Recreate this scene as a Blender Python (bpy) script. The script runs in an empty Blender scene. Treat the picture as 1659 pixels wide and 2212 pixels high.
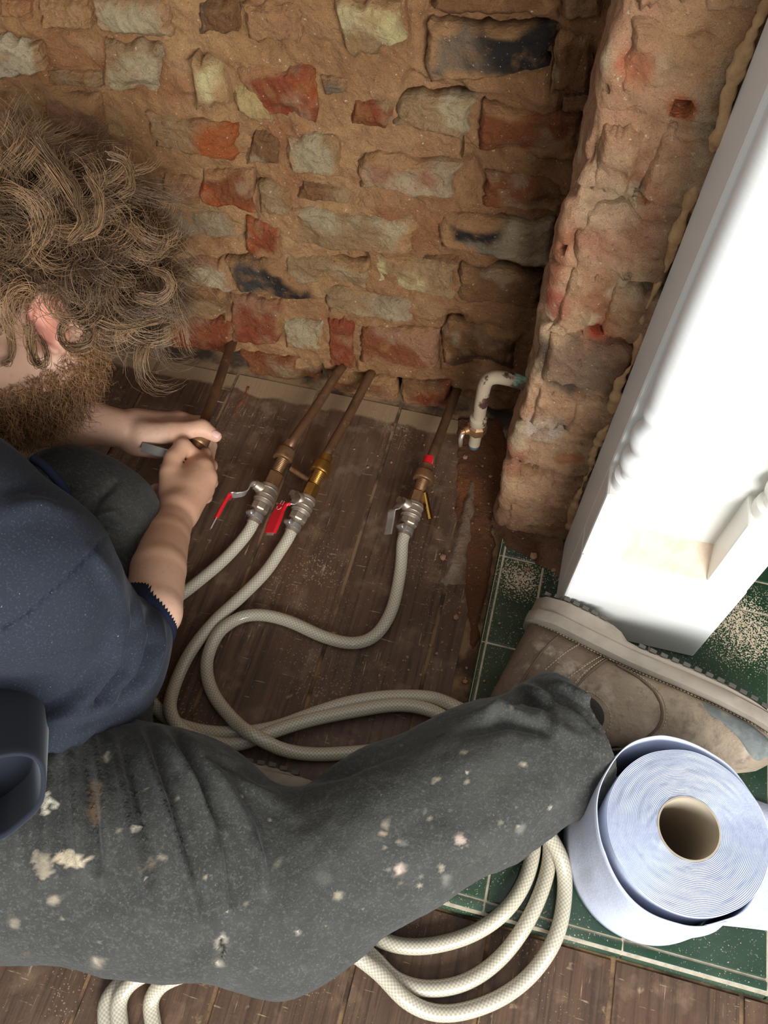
import bpy, bmesh, math, random
import numpy as np
from mathutils import Vector, Matrix
random.seed(7); RNG = np.random.default_rng(7)
S = bpy.context.scene; COL = S.collection

# ------------------------------------------------------------------ camera
FPX, W_PX, H_PX = 1760.0, 1659.0, 2212.0
CAM = np.array([0.0, 0.0, 1.05])
yaw, pitch, roll = math.radians(-13.86), math.radians(57.83), math.radians(0.65)
FW = np.array([math.sin(yaw)*math.cos(pitch), math.cos(yaw)*math.cos(pitch), -math.sin(pitch)])
_r = np.array([math.cos(yaw), -math.sin(yaw), 0.0]); _u = np.cross(_r, FW)
RT = math.cos(roll)*_r + math.sin(roll)*_u
UP = -math.sin(roll)*_r + math.cos(roll)*_u
cd = bpy.data.cameras.new('camera'); cam = bpy.data.objects.new('camera', cd); COL.objects.link(cam)
cd.sensor_fit = 'VERTICAL'; cd.sensor_height = 36.0; cd.lens = 36.0*FPX/H_PX
cd.clip_start = 0.02; cd.clip_end = 50
m = Matrix.Identity(4)
for i in range(3):
    m[i][0] = RT[i]; m[i][1] = UP[i]; m[i][2] = -FW[i]; m[i][3] = CAM[i]
cam.matrix_world = m
S.camera = cam

# ------------------------------------------------------------------ light
w = bpy.data.worlds.new('room_daylight'); S.world = w; w.use_nodes = True
w.node_tree.nodes['Background'].inputs[0].default_value = (0.93, 0.97, 1.0, 1)
w.node_tree.nodes['Background'].inputs[1].default_value = 0.50
def area_light(name, loc, target, sx, sy, power, col):
    l = bpy.data.lights.new(name, 'AREA'); l.shape = 'RECTANGLE'; l.size = sx; l.size_y = sy
    l.energy = power; l.color = col
    o = bpy.data.objects.new(name, l); COL.objects.link(o); o.location = loc
    d = Vector(target) - Vector(loc); o.rotation_euler = d.to_track_quat('-Z', 'Y').to_euler()
    return o
area_light('window_daylight', (1.35, -2.3, 1.55), (0.05, 0.5, 0.25), 1.7, 1.6, 165, (0.93, 0.97, 1.0))
S.view_settings.view_transform = 'Standard'; S.view_settings.look = 'None'
S.view_settings.gamma = 1.0; S.view_settings.exposure = 0.35
S.view_settings.use_curve_mapping = False

# ------------------------------------------------------------------ helpers
def pray(px, py): return FW + RT*(px-829.5)/FPX - UP*(py-1106.0)/FPX
def PZ(px, py, z): d = pray(px, py); return CAM + d*(z-CAM[2])/d[2]      # point of the room at height z
def PY(px, py, y): d = pray(px, py); return CAM + d*(y-CAM[1])/d[1]
def PT(px, py, t): return CAM + pray(px, py)*t
def proj(V):
    q = np.asarray(V) - CAM; wz = q @ FW
    return np.stack([829.5 + FPX*(q@RT)/wz, 1106.0 - FPX*(q@UP)/wz], -1)
def lin(r, g, b):
    f = lambda c: (c/255/12.92 if c/255 <= 0.04045 else ((c/255+0.055)/1.055)**2.4)
    return np.array([f(r), f(g), f(b)])
def nrm(v): v = np.asarray(v, float); return v/np.linalg.norm(v)
def smooth(x, a, b):
    t = np.clip((x-a)/(b-a), 0, 1); return t*t*(3-2*t)

def _hash(i, j, k, seed):
    n = (i*374761393 + j*668265263 + k*2147483647 + seed*1274126177) & 0xffffffff
    n = ((n ^ (n >> 13))*1274126177) & 0xffffffff
    n = ((n ^ (n >> 16))*2246822519) & 0xffffffff
    return ((n ^ (n >> 15)) & 0xffff)/65535.0
def vnoise(P, seed=0):
    P = np.asarray(P, float); I = np.floor(P).astype(np.int64); F = P - I; F = F*F*(3-2*F)
    out = 0
    for a in (0, 1):
        for b in (0, 1):
            for c in (0, 1):
                wgt = (F[..., 0] if a else 1-F[..., 0])*(F[..., 1] if b else 1-F[..., 1])*(F[..., 2] if c else 1-F[..., 2])
                out = out + wgt*_hash(I[..., 0]+a, I[..., 1]+b, I[..., 2]+c, seed)
    return out*2-1
def fbm(P, oct=4, seed=0, gain=0.5):
    P = np.asarray(P, float); s = 0; amp = 1; tot = 0
    for o in range(oct):
        s = s + amp*vnoise(P*(2.03**o), seed+o*17); tot += amp; amp *= gain
    return s/tot

# ---- materials
def material(name, col=(0.5, 0.5, 0.5), rough=0.6, metal=0.0, attr=False, noises=(), bumps=(), spec=0.5, coat=0.0,
             alpha=None, trans=0.0, sss=0.0, coords='Object', sheen=0.0, ior=1.45, extra=None):
    """noises: (scale, detail, lo, hi, colour, amount); bumps: (scale, detail, strength, distance)"""
    mt = bpy.data.materials.new(name); mt.use_nodes = True
    nt = mt.node_tree; N = nt.nodes; L = nt.links; b = N['Principled BSDF']
    b.inputs['Roughness'].default_value = rough; b.inputs['Metallic'].default_value = metal
    b.inputs['Specular IOR Level'].default_value = spec; b.inputs['Coat Weight'].default_value = coat
    b.inputs['IOR'].default_value = ior
    if trans: b.inputs['Transmission Weight'].default_value = trans
    if sheen: b.inputs['Sheen Weight'].default_value = sheen; b.inputs['Sheen Roughness'].default_value = 0.4
    if sss:
        b.inputs['Subsurface Weight'].default_value = sss; b.inputs['Subsurface Scale'].default_value = 0.006
        b.inputs['Subsurface Radius'].default_value = (1.0, 0.4, 0.25)
    tc = N.new('ShaderNodeTexCoord'); vec = tc.outputs[coords]
    if attr:
        a = N.new('ShaderNodeAttribute'); a.attribute_name = 'Col'; cur = a.outputs['Color']
    else:
        r = N.new('ShaderNodeRGB'); r.outputs[0].default_value = (*col, 1); cur = r.outputs[0]
    for (sc, det, lo, hi, c, amt) in noises:
        n = N.new('ShaderNodeTexNoise'); L.new(vec, n.inputs['Vector'])
        if isinstance(sc, tuple):
            mp = N.new('ShaderNodeMapping'); mp.inputs['Scale'].default_value = sc; L.new(vec, mp.inputs[0]); L.new(mp.outputs[0], n.inputs['Vector'])
            n.inputs['Scale'].default_value = 1.0
        else: n.inputs['Scale'].default_value = sc
        n.inputs['Detail'].default_value = det; n.inputs['Roughness'].default_value = 0.6
        mr = N.new('ShaderNodeMapRange'); mr.inputs[1].default_value = lo; mr.inputs[2].default_value = hi
        mr.inputs[3].default_value = 0; mr.inputs[4].default_value = amt
        L.new(n.outputs[0], mr.inputs[0])
        mx = N.new('ShaderNodeMix'); mx.data_type = 'RGBA'
        L.new(mr.outputs[0], mx.inputs[0]); L.new(cur, mx.inputs[6]); mx.inputs[7].default_value = (*c, 1)
        cur = mx.outputs[2]
    L.new(cur, b.inputs['Base Color'])
    prev = None
    for (sc, det, st, dist) in bumps:
        n = N.new('ShaderNodeTexNoise'); L.new(vec, n.inputs['Vector'])
        if isinstance(sc, tuple):
            mp = N.new('ShaderNodeMapping'); mp.inputs['Scale'].default_value = sc; L.new(vec, mp.inputs[0]); L.new(mp.outputs[0], n.inputs['Vector'])
            n.inputs['Scale'].default_value = 1.0
        else: n.inputs['Scale'].default_value = sc
        n.inputs['Detail'].default_value = det; n.inputs['Roughness'].default_value = 0.65
        bp = N.new('ShaderNodeBump'); bp.inputs['Strength'].default_value = st; bp.inputs['Distance'].default_value = dist
        L.new(n.outputs[0], bp.inputs['Height'])
        if prev is not None: L.new(prev, bp.inputs['Normal'])
        prev = bp.outputs[0]
    if prev is not None: L.new(prev, b.inputs['Normal'])
    if extra: extra(nt, b, tc, cur, prev)
    return mt

# ---- objects
def tag(o, label=None, cat=None, group=None, kind=None):
    if label: o['label'] = label
    if cat: o['category'] = cat
    if group: o['group'] = group
    if kind: o['kind'] = kind
    return o
def empty(name, loc=(0, 0, 0)):
    o = bpy.data.objects.new(name, None); COL.objects.link(o); o.location = loc; o.empty_display_size = 0.05
    return o
def newobj(name, me, mt, parent=None, smooth_=False):
    if mt is not None and len(me.materials) == 0: me.materials.append(mt)
    o = bpy.data.objects.new(name, me); COL.objects.link(o)
    if parent is not None:
        o.parent = parent
        o.location = -np.array(parent_offset(parent))
    if smooth_: me.polygons.foreach_set('use_smooth', [True]*len(me.polygons)); me.update()
    return o
def parent_offset(p):
    v = Vector(p.location)
    while p.parent is not None: p = p.parent; v = v + Vector(p.location)
    return v
def mesh_np(name, V, F, mt, parent=None, smooth_=True, col=None, uv=None):
    """V world positions (n,3); F list/array of faces"""
    me = bpy.data.meshes.new(name)
    V = np.asarray(V, np.float32)
    if isinstance(F, np.ndarray):
        k = F.shape[1]; nf = F.shape[0]
        me.vertices.add(len(V)); me.vertices.foreach_set('co', V.ravel())
        me.loops.add(nf*k); me.loops.foreach_set('vertex_index', F.astype(np.int32).ravel())
        me.polygons.add(nf); me.polygons.foreach_set('loop_start', np.arange(0, nf*k, k, dtype=np.int32))
        me.polygons.foreach_set('loop_total', np.full(nf, k, dtype=np.int32))
        me.update(calc_edges=True)
    else:
        me.from_pydata([tuple(map(float, v)) for v in V], [], [tuple(map(int, f)) for f in F]); me.update()
    if col is not None:
        a = me.color_attributes.new('Col', 'FLOAT_COLOR', 'POINT')
        c = np.ones((len(V), 4), np.float32); c[:, :3] = np.clip(col, 0, 1); a.data.foreach_set('color', c.ravel())
    if uv is not None:
        l = me.uv_layers.new(name='UVMap'); vi = np.empty(len(me.loops), np.int32); me.loops.foreach_get('vertex_index', vi)
        l.data.foreach_set('uv', np.asarray(uv, np.float32)[vi].ravel())
    me.validate()
    return newobj(name, me, mt, parent, smooth_)
def grid_faces(n, k, flip=False):
    """faces of an n x k vertex grid (index i*k+j)"""
    i, j = np.meshgrid(np.arange(n-1), np.arange(k-1), indexing='ij')
    a = (i*k+j).ravel(); F = np.stack([a, a+k, a+k+1, a+1], 1)
    return F[:, ::-1].copy() if flip else F
def box(name, lo, hi, mt, parent=None, bev=0.0, rot=None, seg=2):
    bm = bmesh.new(); bmesh.ops.create_cube(bm, size=1.0)
    lo = np.array(lo, float); hi = np.array(hi, float)
    for v in bm.verts: v.co = Vector(((v.co.x)*(hi[0]-lo[0]), (v.co.y)*(hi[1]-lo[1]), (v.co.z)*(hi[2]-lo[2])))
    if bev: bmesh.ops.bevel(bm, geom=list(bm.edges), offset=bev, segments=seg, profile=0.5, affect='EDGES')
    c = Vector((lo+hi)/2)
    M = Matrix.Translation(c) @ (rot.to_4x4() if rot is not None else Matrix.Identity(4))
    bm.transform(M)
    me = bpy.data.meshes.new(name); bm.to_mesh(me); bm.free()
    return newobj(name, me, mt, parent, False)
def frame_of(a):
    a = nrm(a); h = np.array([0, 0, 1.0]) if abs(a[2]) < 0.9 else np.array([1.0, 0, 0])
    x = nrm(np.cross(h, a)); y = np.cross(a, x); return x, y, a
def lathe_geo(p0, p1, prof, n=20, ngon=None, xdir=None):
    """prof: list of (s along p0->p1 in metres, radius); ngon gives flat-sided sections"""
    p0 = np.array(p0, float); a = nrm(np.array(p1, float)-p0)
    if xdir is not None:
        x = np.array(xdir, float); x = nrm(x - a*(x@a)); y = np.cross(a, x)
    else: x, y, a = frame_of(a)
    n = ngon or n; th = np.arange(n)*2*math.pi/n
    V = [p0 + a*s + r*(math.cos(t)*x + math.sin(t)*y) for (s, r) in prof for t in th]
    F = []
    for i in range(len(prof)-1):
        for j in range(n):
            F.append((i*n+j, i*n+(j+1) % n, (i+1)*n+(j+1) % n, (i+1)*n+j))
    F.append(tuple(range(n))[::-1]); F.append(tuple((len(prof)-1)*n + j for j in range(n)))
    return V, F
def lathe(name, p0, p1, prof, mt, parent=None, n=20, ngon=None, smooth_=True, xdir=None):
    V, F = lathe_geo(p0, p1, prof, n, ngon, xdir)
    o = mesh_np(name, V, F, mt, parent, smooth_ and not ngon)
    if smooth_ and not ngon: shade_auto(o)
    return o
def shade_auto(o, ang=40):
    me = o.data; bm = bmesh.new(); bm.from_mesh(me); ca = math.radians(ang)
    for e in bm.edges:
        e.smooth = not (len(e.link_faces) == 2 and e.calc_face_angle(0) > ca)
    bm.to_mesh(me); bm.free()
def join_geo(parts):
    V, F, n = [], [], 0
    for v, f in parts:
        V.extend([tuple(p) for p in v]); F.extend([tuple(i+n for i in q) for q in f]); n += len(v)
    return V, F
def catmull(P, per=8):
    P = np.array(P, float); Q = np.vstack([2*P[0]-P[1], P, 2*P[-1]-P[-2]]); out = []
    for i in range(1, len(Q)-2):
        p0, p1, p2, p3 = Q[i-1:i+3]
        for t in np.linspace(0, 1, per, endpoint=False):
            out.append(0.5*((2*p1)+(-p0+p2)*t+(2*p0-5*p1+4*p2-p3)*t*t+(-p0+3*p1-3*p2+p3)*t**3))
    out.append(P[-1]); return np.array(out)
def tube_geo(C, R, n=12, cap=True):
    C = np.array(C, float); k = len(C); R = np.broadcast_to(np.asarray(R, float), (k,))
    T = np.gradient(C, axis=0); T /= np.linalg.norm(T, axis=1)[:, None]+1e-12
    x, _, _ = frame_of(T[0]); X = []
    for i in range(k):
        x = x - T[i]*(x@T[i]); x = nrm(x); X.append(x)
    X = np.array(X); Y = np.cross(T, X); th = np.arange(n)*2*math.pi/n
    V = (C[:, None]+R[:, None, None]*(np.cos(th)[None, :, None]*X[:, None]+np.sin(th)[None, :, None]*Y[:, None])).reshape(-1, 3)
    F = [(i*n+j, i*n+(j+1) % n, (i+1)*n+(j+1) % n, (i+1)*n+j) for i in range(k-1) for j in range(n)]
    if cap: F.append(tuple(range(n))[::-1]); F.append(tuple((k-1)*n+j for j in range(n)))
    s = np.concatenate([[0], np.cumsum(np.linalg.norm(np.diff(C, axis=0), axis=1))])
    uv = np.stack([np.tile(np.arange(n)/n, k), np.repeat(s, n)], 1)
    return V, F, uv
def tube(name, C, R, mt, parent=None, n=12, uv=False):
    V, F, u = tube_geo(C, R, n)
    return mesh_np(name, V, F, mt, parent, True, uv=u if uv else None)
def tube_seam(name, C, R, mt, parent=None, n=14):
    """tube with a doubled seam column so the UV runs 0..1 round it"""
    C = np.array(C, float); k = len(C)
    V, F, u = tube_geo(C, R, n, False); V = np.array(V).reshape(k, n, 3); V = np.concatenate([V, V[:, :1]], 1).reshape(-1, 3)
    U = u.reshape(k, n, 2); last = U[:, :1].copy(); last[..., 0] = 1.0; U = np.concatenate([U, last], 1).reshape(-1, 2)
    F = grid_faces(k, n+1, True)
    return mesh_np(name, V, F, mt, parent, True, uv=U)

# ---- implicit solids meshed by surface nets (used for the figure)
def cone_d(P, a, b, ra, rb):
    a = np.asarray(a, np.float32); b = np.asarray(b, np.float32); ab = b-a; L2 = float(ab@ab)+1e-12
    pa = P-a; t = np.clip((pa@ab)/L2, 0, 1)
    return np.linalg.norm(pa-t[:, None]*ab, axis=1) - (ra+(rb-ra)*t)
def ell_d(P, c, R, r):
    q = (P-np.asarray(c, np.float32))@np.asarray(R, np.float32).T/np.asarray(r, np.float32)   # R rows = axes
    k = np.linalg.norm(q, axis=1); return (k-1)*min(r)*np.clip(k, 0.6, 1.0)**0 if False else (k-1)*float(min(r))
def smin(a, b, k):
    if k <= 0: return np.minimum(a, b)
    h = np.clip(0.5+0.5*(b-a)/k, 0, 1); return b+(a-b)*h-k*h*(1-h)
def field(prims):
    def f(P):
        P = P.astype(np.float32); d = np.full(len(P), 9.0, np.float32)
        lo = P.min(0); hi = P.max(0); cc = (lo+hi)/2; rad = float(np.linalg.norm(hi-lo))/2
        for pr in prims:
            if len(P) > 2000:                                     # skip pieces that are nowhere near this batch
                if pr[0] == 'c': far = cone_d(cc[None], *pr[1:5])[0]
                else: far = np.linalg.norm(cc-np.asarray(pr[1]))-max(pr[3])
                if far > rad+0.06: continue
            if pr[0] == 'c': di = cone_d(P, *pr[1:5])
            elif pr[0] == 'e' or pr[0] == '-e': di = ell_d(P, *pr[1:4])
            k = pr[-1]
            if pr[0][0] == '-': d = -smin(-d, di, k)
            else: d = smin(d, di, k)
        return d
    return f
def surface_nets(f, lo, hi, h, B=8):
    lo = np.array(lo, float); n = (np.ceil((np.array(hi)-lo)/h/B).astype(int))*B
    nb = n//B
    cx = [lo[i]+(np.arange(nb[i])+0.5)*B*h for i in range(3)]
    G = np.stack(np.meshgrid(*cx, indexing='ij'), -1).reshape(-1, 3)
    d = f(G); half = B*h*0.87
    near = np.abs(d) < half*1.35+h
    D = np.where(d > 0, 1.0, -1.0).astype(np.float32).reshape(nb)
    D = np.repeat(np.repeat(np.repeat(D, B, 0), B, 1), B, 2)
    idx = np.argwhere(near.reshape(nb))
    off = np.stack(np.meshgrid(*[np.arange(B)]*3, indexing='ij'), -1).reshape(-1, 3)
    for s in range(0, len(idx), 96):
        I = (idx[s:s+96, None, :]*B+off[None]).reshape(-1, 3)
        D[I[:, 0], I[:, 1], I[:, 2]] = f(lo+I*h)
    Sg = D < 0
    cnt = sum(Sg[a:n[0]-1+a, b:n[1]-1+b, c:n[2]-1+c].astype(np.int8) for a in (0, 1) for b in (0, 1) for c in (0, 1))
    act = (cnt > 0) & (cnt < 8)
    cells = np.argwhere(act); vid = np.full(act.shape, -1, np.int32); vid[act] = np.arange(len(cells))
    acc = np.zeros((len(cells), 3)); num = np.zeros(len(cells))
    corners = [(a, b, c) for a in (0, 1) for b in (0, 1) for c in (0, 1)]
    val = {k: D[cells[:, 0]+k[0], cells[:, 1]+k[1], cells[:, 2]+k[2]] for k in corners}
    for k in corners:
        for ax in range(3):
            if k[ax] == 0:
                k2 = list(k); k2[ax] = 1; k2 = tuple(k2); a, b = val[k], val[k2]; cr = (a < 0) != (b < 0)
                t = np.where(cr, a/np.where(cr, a-b, 1), 0)
                p = np.tile(np.array(k, float), (len(cells), 1)); p[:, ax] = t
                acc += p*cr[:, None]; num += cr
    V = lo+(cells+acc/num[:, None])*h
    F = []
    for ax in range(3):
        o1, o2 = (ax+1) % 3, (ax+2) % 3
        a = [slice(None)]*3; b = [slice(None)]*3; a[ax] = slice(0, -1); b[ax] = slice(1, None)
        s0, s1 = Sg[tuple(a)], Sg[tuple(b)]
        e = np.argwhere(s0 != s1); e = e[(e[:, o1] > 0) & (e[:, o2] > 0)]
        e = e[(e[:, 0] < n[0]-1) & (e[:, 1] < n[1]-1) & (e[:, 2] < n[2]-1)]
        fl = s0[e[:, 0], e[:, 1], e[:, 2]]
        q = []
        for (u, v) in ((1, 1), (0, 1), (0, 0), (1, 0)):
            c = e.copy(); c[:, o1] -= u; c[:, o2] -= v; q.append(vid[c[:, 0], c[:, 1], c[:, 2]])
        q = np.stack(q, 1); q[~fl] = q[~fl][:, ::-1]; q = q[(q >= 0).all(1)]; F.append(q)
    return V, np.concatenate(F)
def laplace(V, F, it=2, lam=0.5):
    E = np.concatenate([F[:, [0, 1]], F[:, [1, 2]], F[:, [2, 3]], F[:, [3, 0]]])
    n = len(V); deg = np.bincount(E.ravel(), minlength=n).astype(float); deg[deg == 0] = 1
    for _ in range(it):
        A = np.zeros_like(V)
        for c in range(3):
            A[:, c] = np.bincount(E[:, 0], V[E[:, 1], c], n)+np.bincount(E[:, 1], V[E[:, 0], c], n)
        V = V+lam*(A/deg[:, None]-V)
    return V
def normals(V, F):
    fn = np.cross(V[F[:, 2]]-V[F[:, 0]], V[F[:, 3]]-V[F[:, 1]]); N = np.zeros_like(V)
    for k in range(4):
        for c in range(3): N[:, c] += np.bincount(F[:, k], fn[:, c], len(V))
    return N/(np.linalg.norm(N, axis=1)[:, None]+1e-12)
def seg_dist(Q, poly):
    """distance from 2-D points to a polyline and the parameter 0..1 along it"""
    poly = np.array(poly, float); best = np.full(len(Q), 1e9); par = np.zeros(len(Q)); L = np.linalg.norm(np.diff(poly, axis=0), axis=1); tot = L.sum(); s = 0
    side = np.zeros(len(Q))
    for i in range(len(poly)-1):
        a, b = poly[i], poly[i+1]; ab = b-a; t = np.clip(((Q-a)@ab)/(ab@ab), 0, 1); r = Q-a-t[:, None]*ab
        d = np.linalg.norm(r, axis=1); mk = d < best
        best[mk] = d[mk]; par[mk] = (s+t[mk]*L[i])/tot; side[mk] = (ab[0]*r[mk, 1]-ab[1]*r[mk, 0]); s += L[i]
    return best, par, np.sign(side)
def in_poly(Q, poly):
    x, y = Q[:, 0], Q[:, 1]; c = np.zeros(len(Q), bool); j = len(poly)-1
    for i in range(len(poly)):
        xi, yi = poly[i]; xj, yj = poly[j]
        c ^= ((yi > y) != (yj > y)) & (x < (xj-xi)*(y-yi)/(yj-yi+1e-12)+xi); j = i
    return c
def crease(V, N, Q, poly, width, amp, facing, taper=True):
    """raise (amp>0) or sink a fold along a line drawn on the visible side of a cloth surface"""
    d, t, _ = seg_dist(Q, poly)
    k = np.exp(-(d/width)**2)*(np.sin(np.pi*np.clip(t*0.9+0.05, 0, 1))**0.6 if taper else 1)
    return V+N*(amp*k*facing)[:, None]

# ------------------------------------------------------------------ setting: floor, walls, hearth
WY = 0.861          # back wall plane
PYF, PX0 = 0.651, 0.006   # chimney breast: front face and left side
K = 1.0
def C8(r, g, b, k=1.0): return np.clip(lin(r, g, b)*k, 0, 0.95)

def add_wave_grain(nt, b, tc, cur, prev):
    pass

M_mortar = material('lime_mortar', attr=True, rough=0.95, spec=0.15,
    noises=[(55, 8, 0.45, 0.75, C8(112, 76, 46), 0.5), (230, 3, 0.66, 0.72, C8(222, 200, 160), 0.85), (150, 6, 0.62, 0.74, C8(60, 36, 20), 0.5)],
    bumps=[(40, 10, 1.0, 0.016), (150, 10, 1.0, 0.007)])
M_brick = material('worn_brick', attr=True, rough=0.92, spec=0.15,
    noises=[(38, 8, 0.52, 0.66, C8(150, 108, 66), 0.5), (120, 6, 0.60, 0.72, C8(70, 45, 30), 0.5), (260, 3, 0.67, 0.73, C8(220, 200, 165), 0.7)],
    bumps=[(45, 10, 1.0, 0.014), (160, 10, 1.0, 0.007)])

# ---- bricks of the back wall: image quads (TL TR BR BL) on the wall plane, two colours
BK = [
 ([(0,0),(62,6),(66,42),(0,36)],'or',None,8), ([(188,-12),(352,-8),(372,76),(214,70)],'pale','or',8),
 ([(-6,78),(80,96),(92,152),(-6,172)],'white','grey',8), ([(222,97),(348,92),(352,208),(226,200)],'tan','pale',6),
 ([(528,6),(652,14),(648,90),(536,86)],'pink','or',5), ([(500,138),(678,150),(682,266),(548,262)],'red','or',2),
 ([(718,-4),(866,0),(876,84),(762,132)],'yel','tan',9), ([(916,46),(1192,58),(1182,148),(928,176)],'grey','coal',9),
 ([(1200,66),(1284,78),(1276,206),(1192,196)],'brown','red',5), ([(868,204),(1026,218),(1000,302),(846,268)],'pale','tan',7),
 ([(762,212),(852,214),(838,292),(752,276)],'red','tan',4), ([(1042,222),(1256,252),(1244,356),(1034,324)],'redb','brown',4),
 ([(780,330),(990,358),(976,432),(778,402)],'pgrey','pink',8), ([(620,294),(730,302),(744,390),(624,370)],'pale','tan',8),
 ([(316,246),(520,270),(506,350),(336,318)],'tan','or2',7), ([(436,368),(544,372),(546,466),(428,438)],'or','redb',5),
 ([(350,384),(432,392),(426,446),(346,438)],'pink','tan',4), ([(322,454),(486,462),(522,524),(346,514)],'pgrey','white',7),
 ([(526,478),(610,486),(614,568),(530,548)],'or','red',6), ([(636,438),(896,476),(900,546),(612,532)],'pale','tan',7),
 ([(382,554),(484,562),(512,632),(384,606)],'white','pink',6), ([(488,562),(590,558),(690,648),(516,628)],'slate','coal',10),
 ([(614,548),(798,572),(792,640),(616,606)],'tan','brown',4), ([(956,462),(1206,478),(1196,576),(954,532)],'pgrey','coalL',10),
 ([(810,548),(984,572),(978,646),(808,616)],'yel','tan',7), ([(996,574),(1172,604),(1164,668),(988,648)],'brown','dkb',4),
 ([(346,606),(490,630),(490,682),(352,672)],'brown','tan',5), ([(366,694),(506,690),(506,762),(372,746)],'red','pink',7),
 ([(494,640),(612,650),(608,740),(500,742)],'pink','red',5), ([(612,686),(702,694),(698,752),(616,746)],'pale','tan',6),
 ([(706,686),(768,694),(764,800),(708,786)],'red','redb',3), ([(778,702),(946,720),(944,802),(778,780)],'pink','redb',6),
 ([(700,618),(890,644),(886,696),(702,672)],'pgrey','tan',7), ([(962,692),(1124,722),(1112,802),(958,784)],'brown','dkb',3),
 ([(232,690),(362,702),(368,752),(250,724)],'white','grey',6), ([(512,758),(690,786),(690,834),(548,806)],'redb','brown',2),
 ([(712,806),(858,826),(852,872),(706,842)],'redb','brown',3), ([(866,826),(972,834),(966,884),(862,872)],'brown','red',2),
 ([(0,-160),(150,-150),(150,-30),(-20,-40)],'tan','or',5), ([(690,-110),(900,-100),(905,-16),(700,-24)],'tan','pale',6),
 ([(395,-100),(640,-95),(640,-14),(400,-20)],'pink','tan',6), ([(920,-80),(1200,-70),(1200,36),(930,28)],'brown','tan',5),
 ([(170,-130),(360,-125),(360,-30),(190,-40)],'pale','tan',6), ([(1215,-60),(1310,-55),(1300,50),(1210,44)],'brown','redb',4),
 ([(90,200),(214,206),(230,300),(110,290)],'tan','pink',4), ([(540,286),(604,290),(606,360),(530,352)],'coal','brown',3),
 ([(650,392),(768,412),(764,448),(640,430)],'brown','tan',3), ([(1048,372),(1216,398),(1210,470),(1040,446)],'redb','brown',3),
 ([(1000,300),(1030,330),(1020,352),(992,350)],'brown','tan',2), ([(424,8),(516,4),(520,84),(430,76)],'brown','grey',3),
 ([(80,4),(182,2),(200,70),(92,66)],'tan','brown',3), ([(690,170),(752,176),(748,206),(700,210)],'grey','tan',4),
 ([(918,560),(990,560),(986,576),(912,566)],'brown','dkb',2), ([(556,396),(636,402),(628,470),(560,462)],'tan','redb',3),
 ([(1216,216),(1290,214),(1282,250),(1214,246)],'brown','dkb',3), ([(100,160),(216,164),(216,196),(96,190)],'tan','brown',2),
]
PAL = dict(pale=C8(168,146,112), tan=C8(150,118,82), yel=C8(194,172,120), white=C8(184,162,130), pink=C8(152,106,78),
           red=C8(136,68,42), redb=C8(130,74,44), brown=C8(122,84,54), dkb=C8(84,58,40), pgrey=C8(154,128,98), grey=C8(118,98,78),
           coal=C8(46,39,34), slate=C8(70,62,55), **{'or': C8(160,80,42), 'or2': C8(160,86,46), 'coalL': C8(46,39,34)})
MORT = C8(166,121,80)

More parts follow.
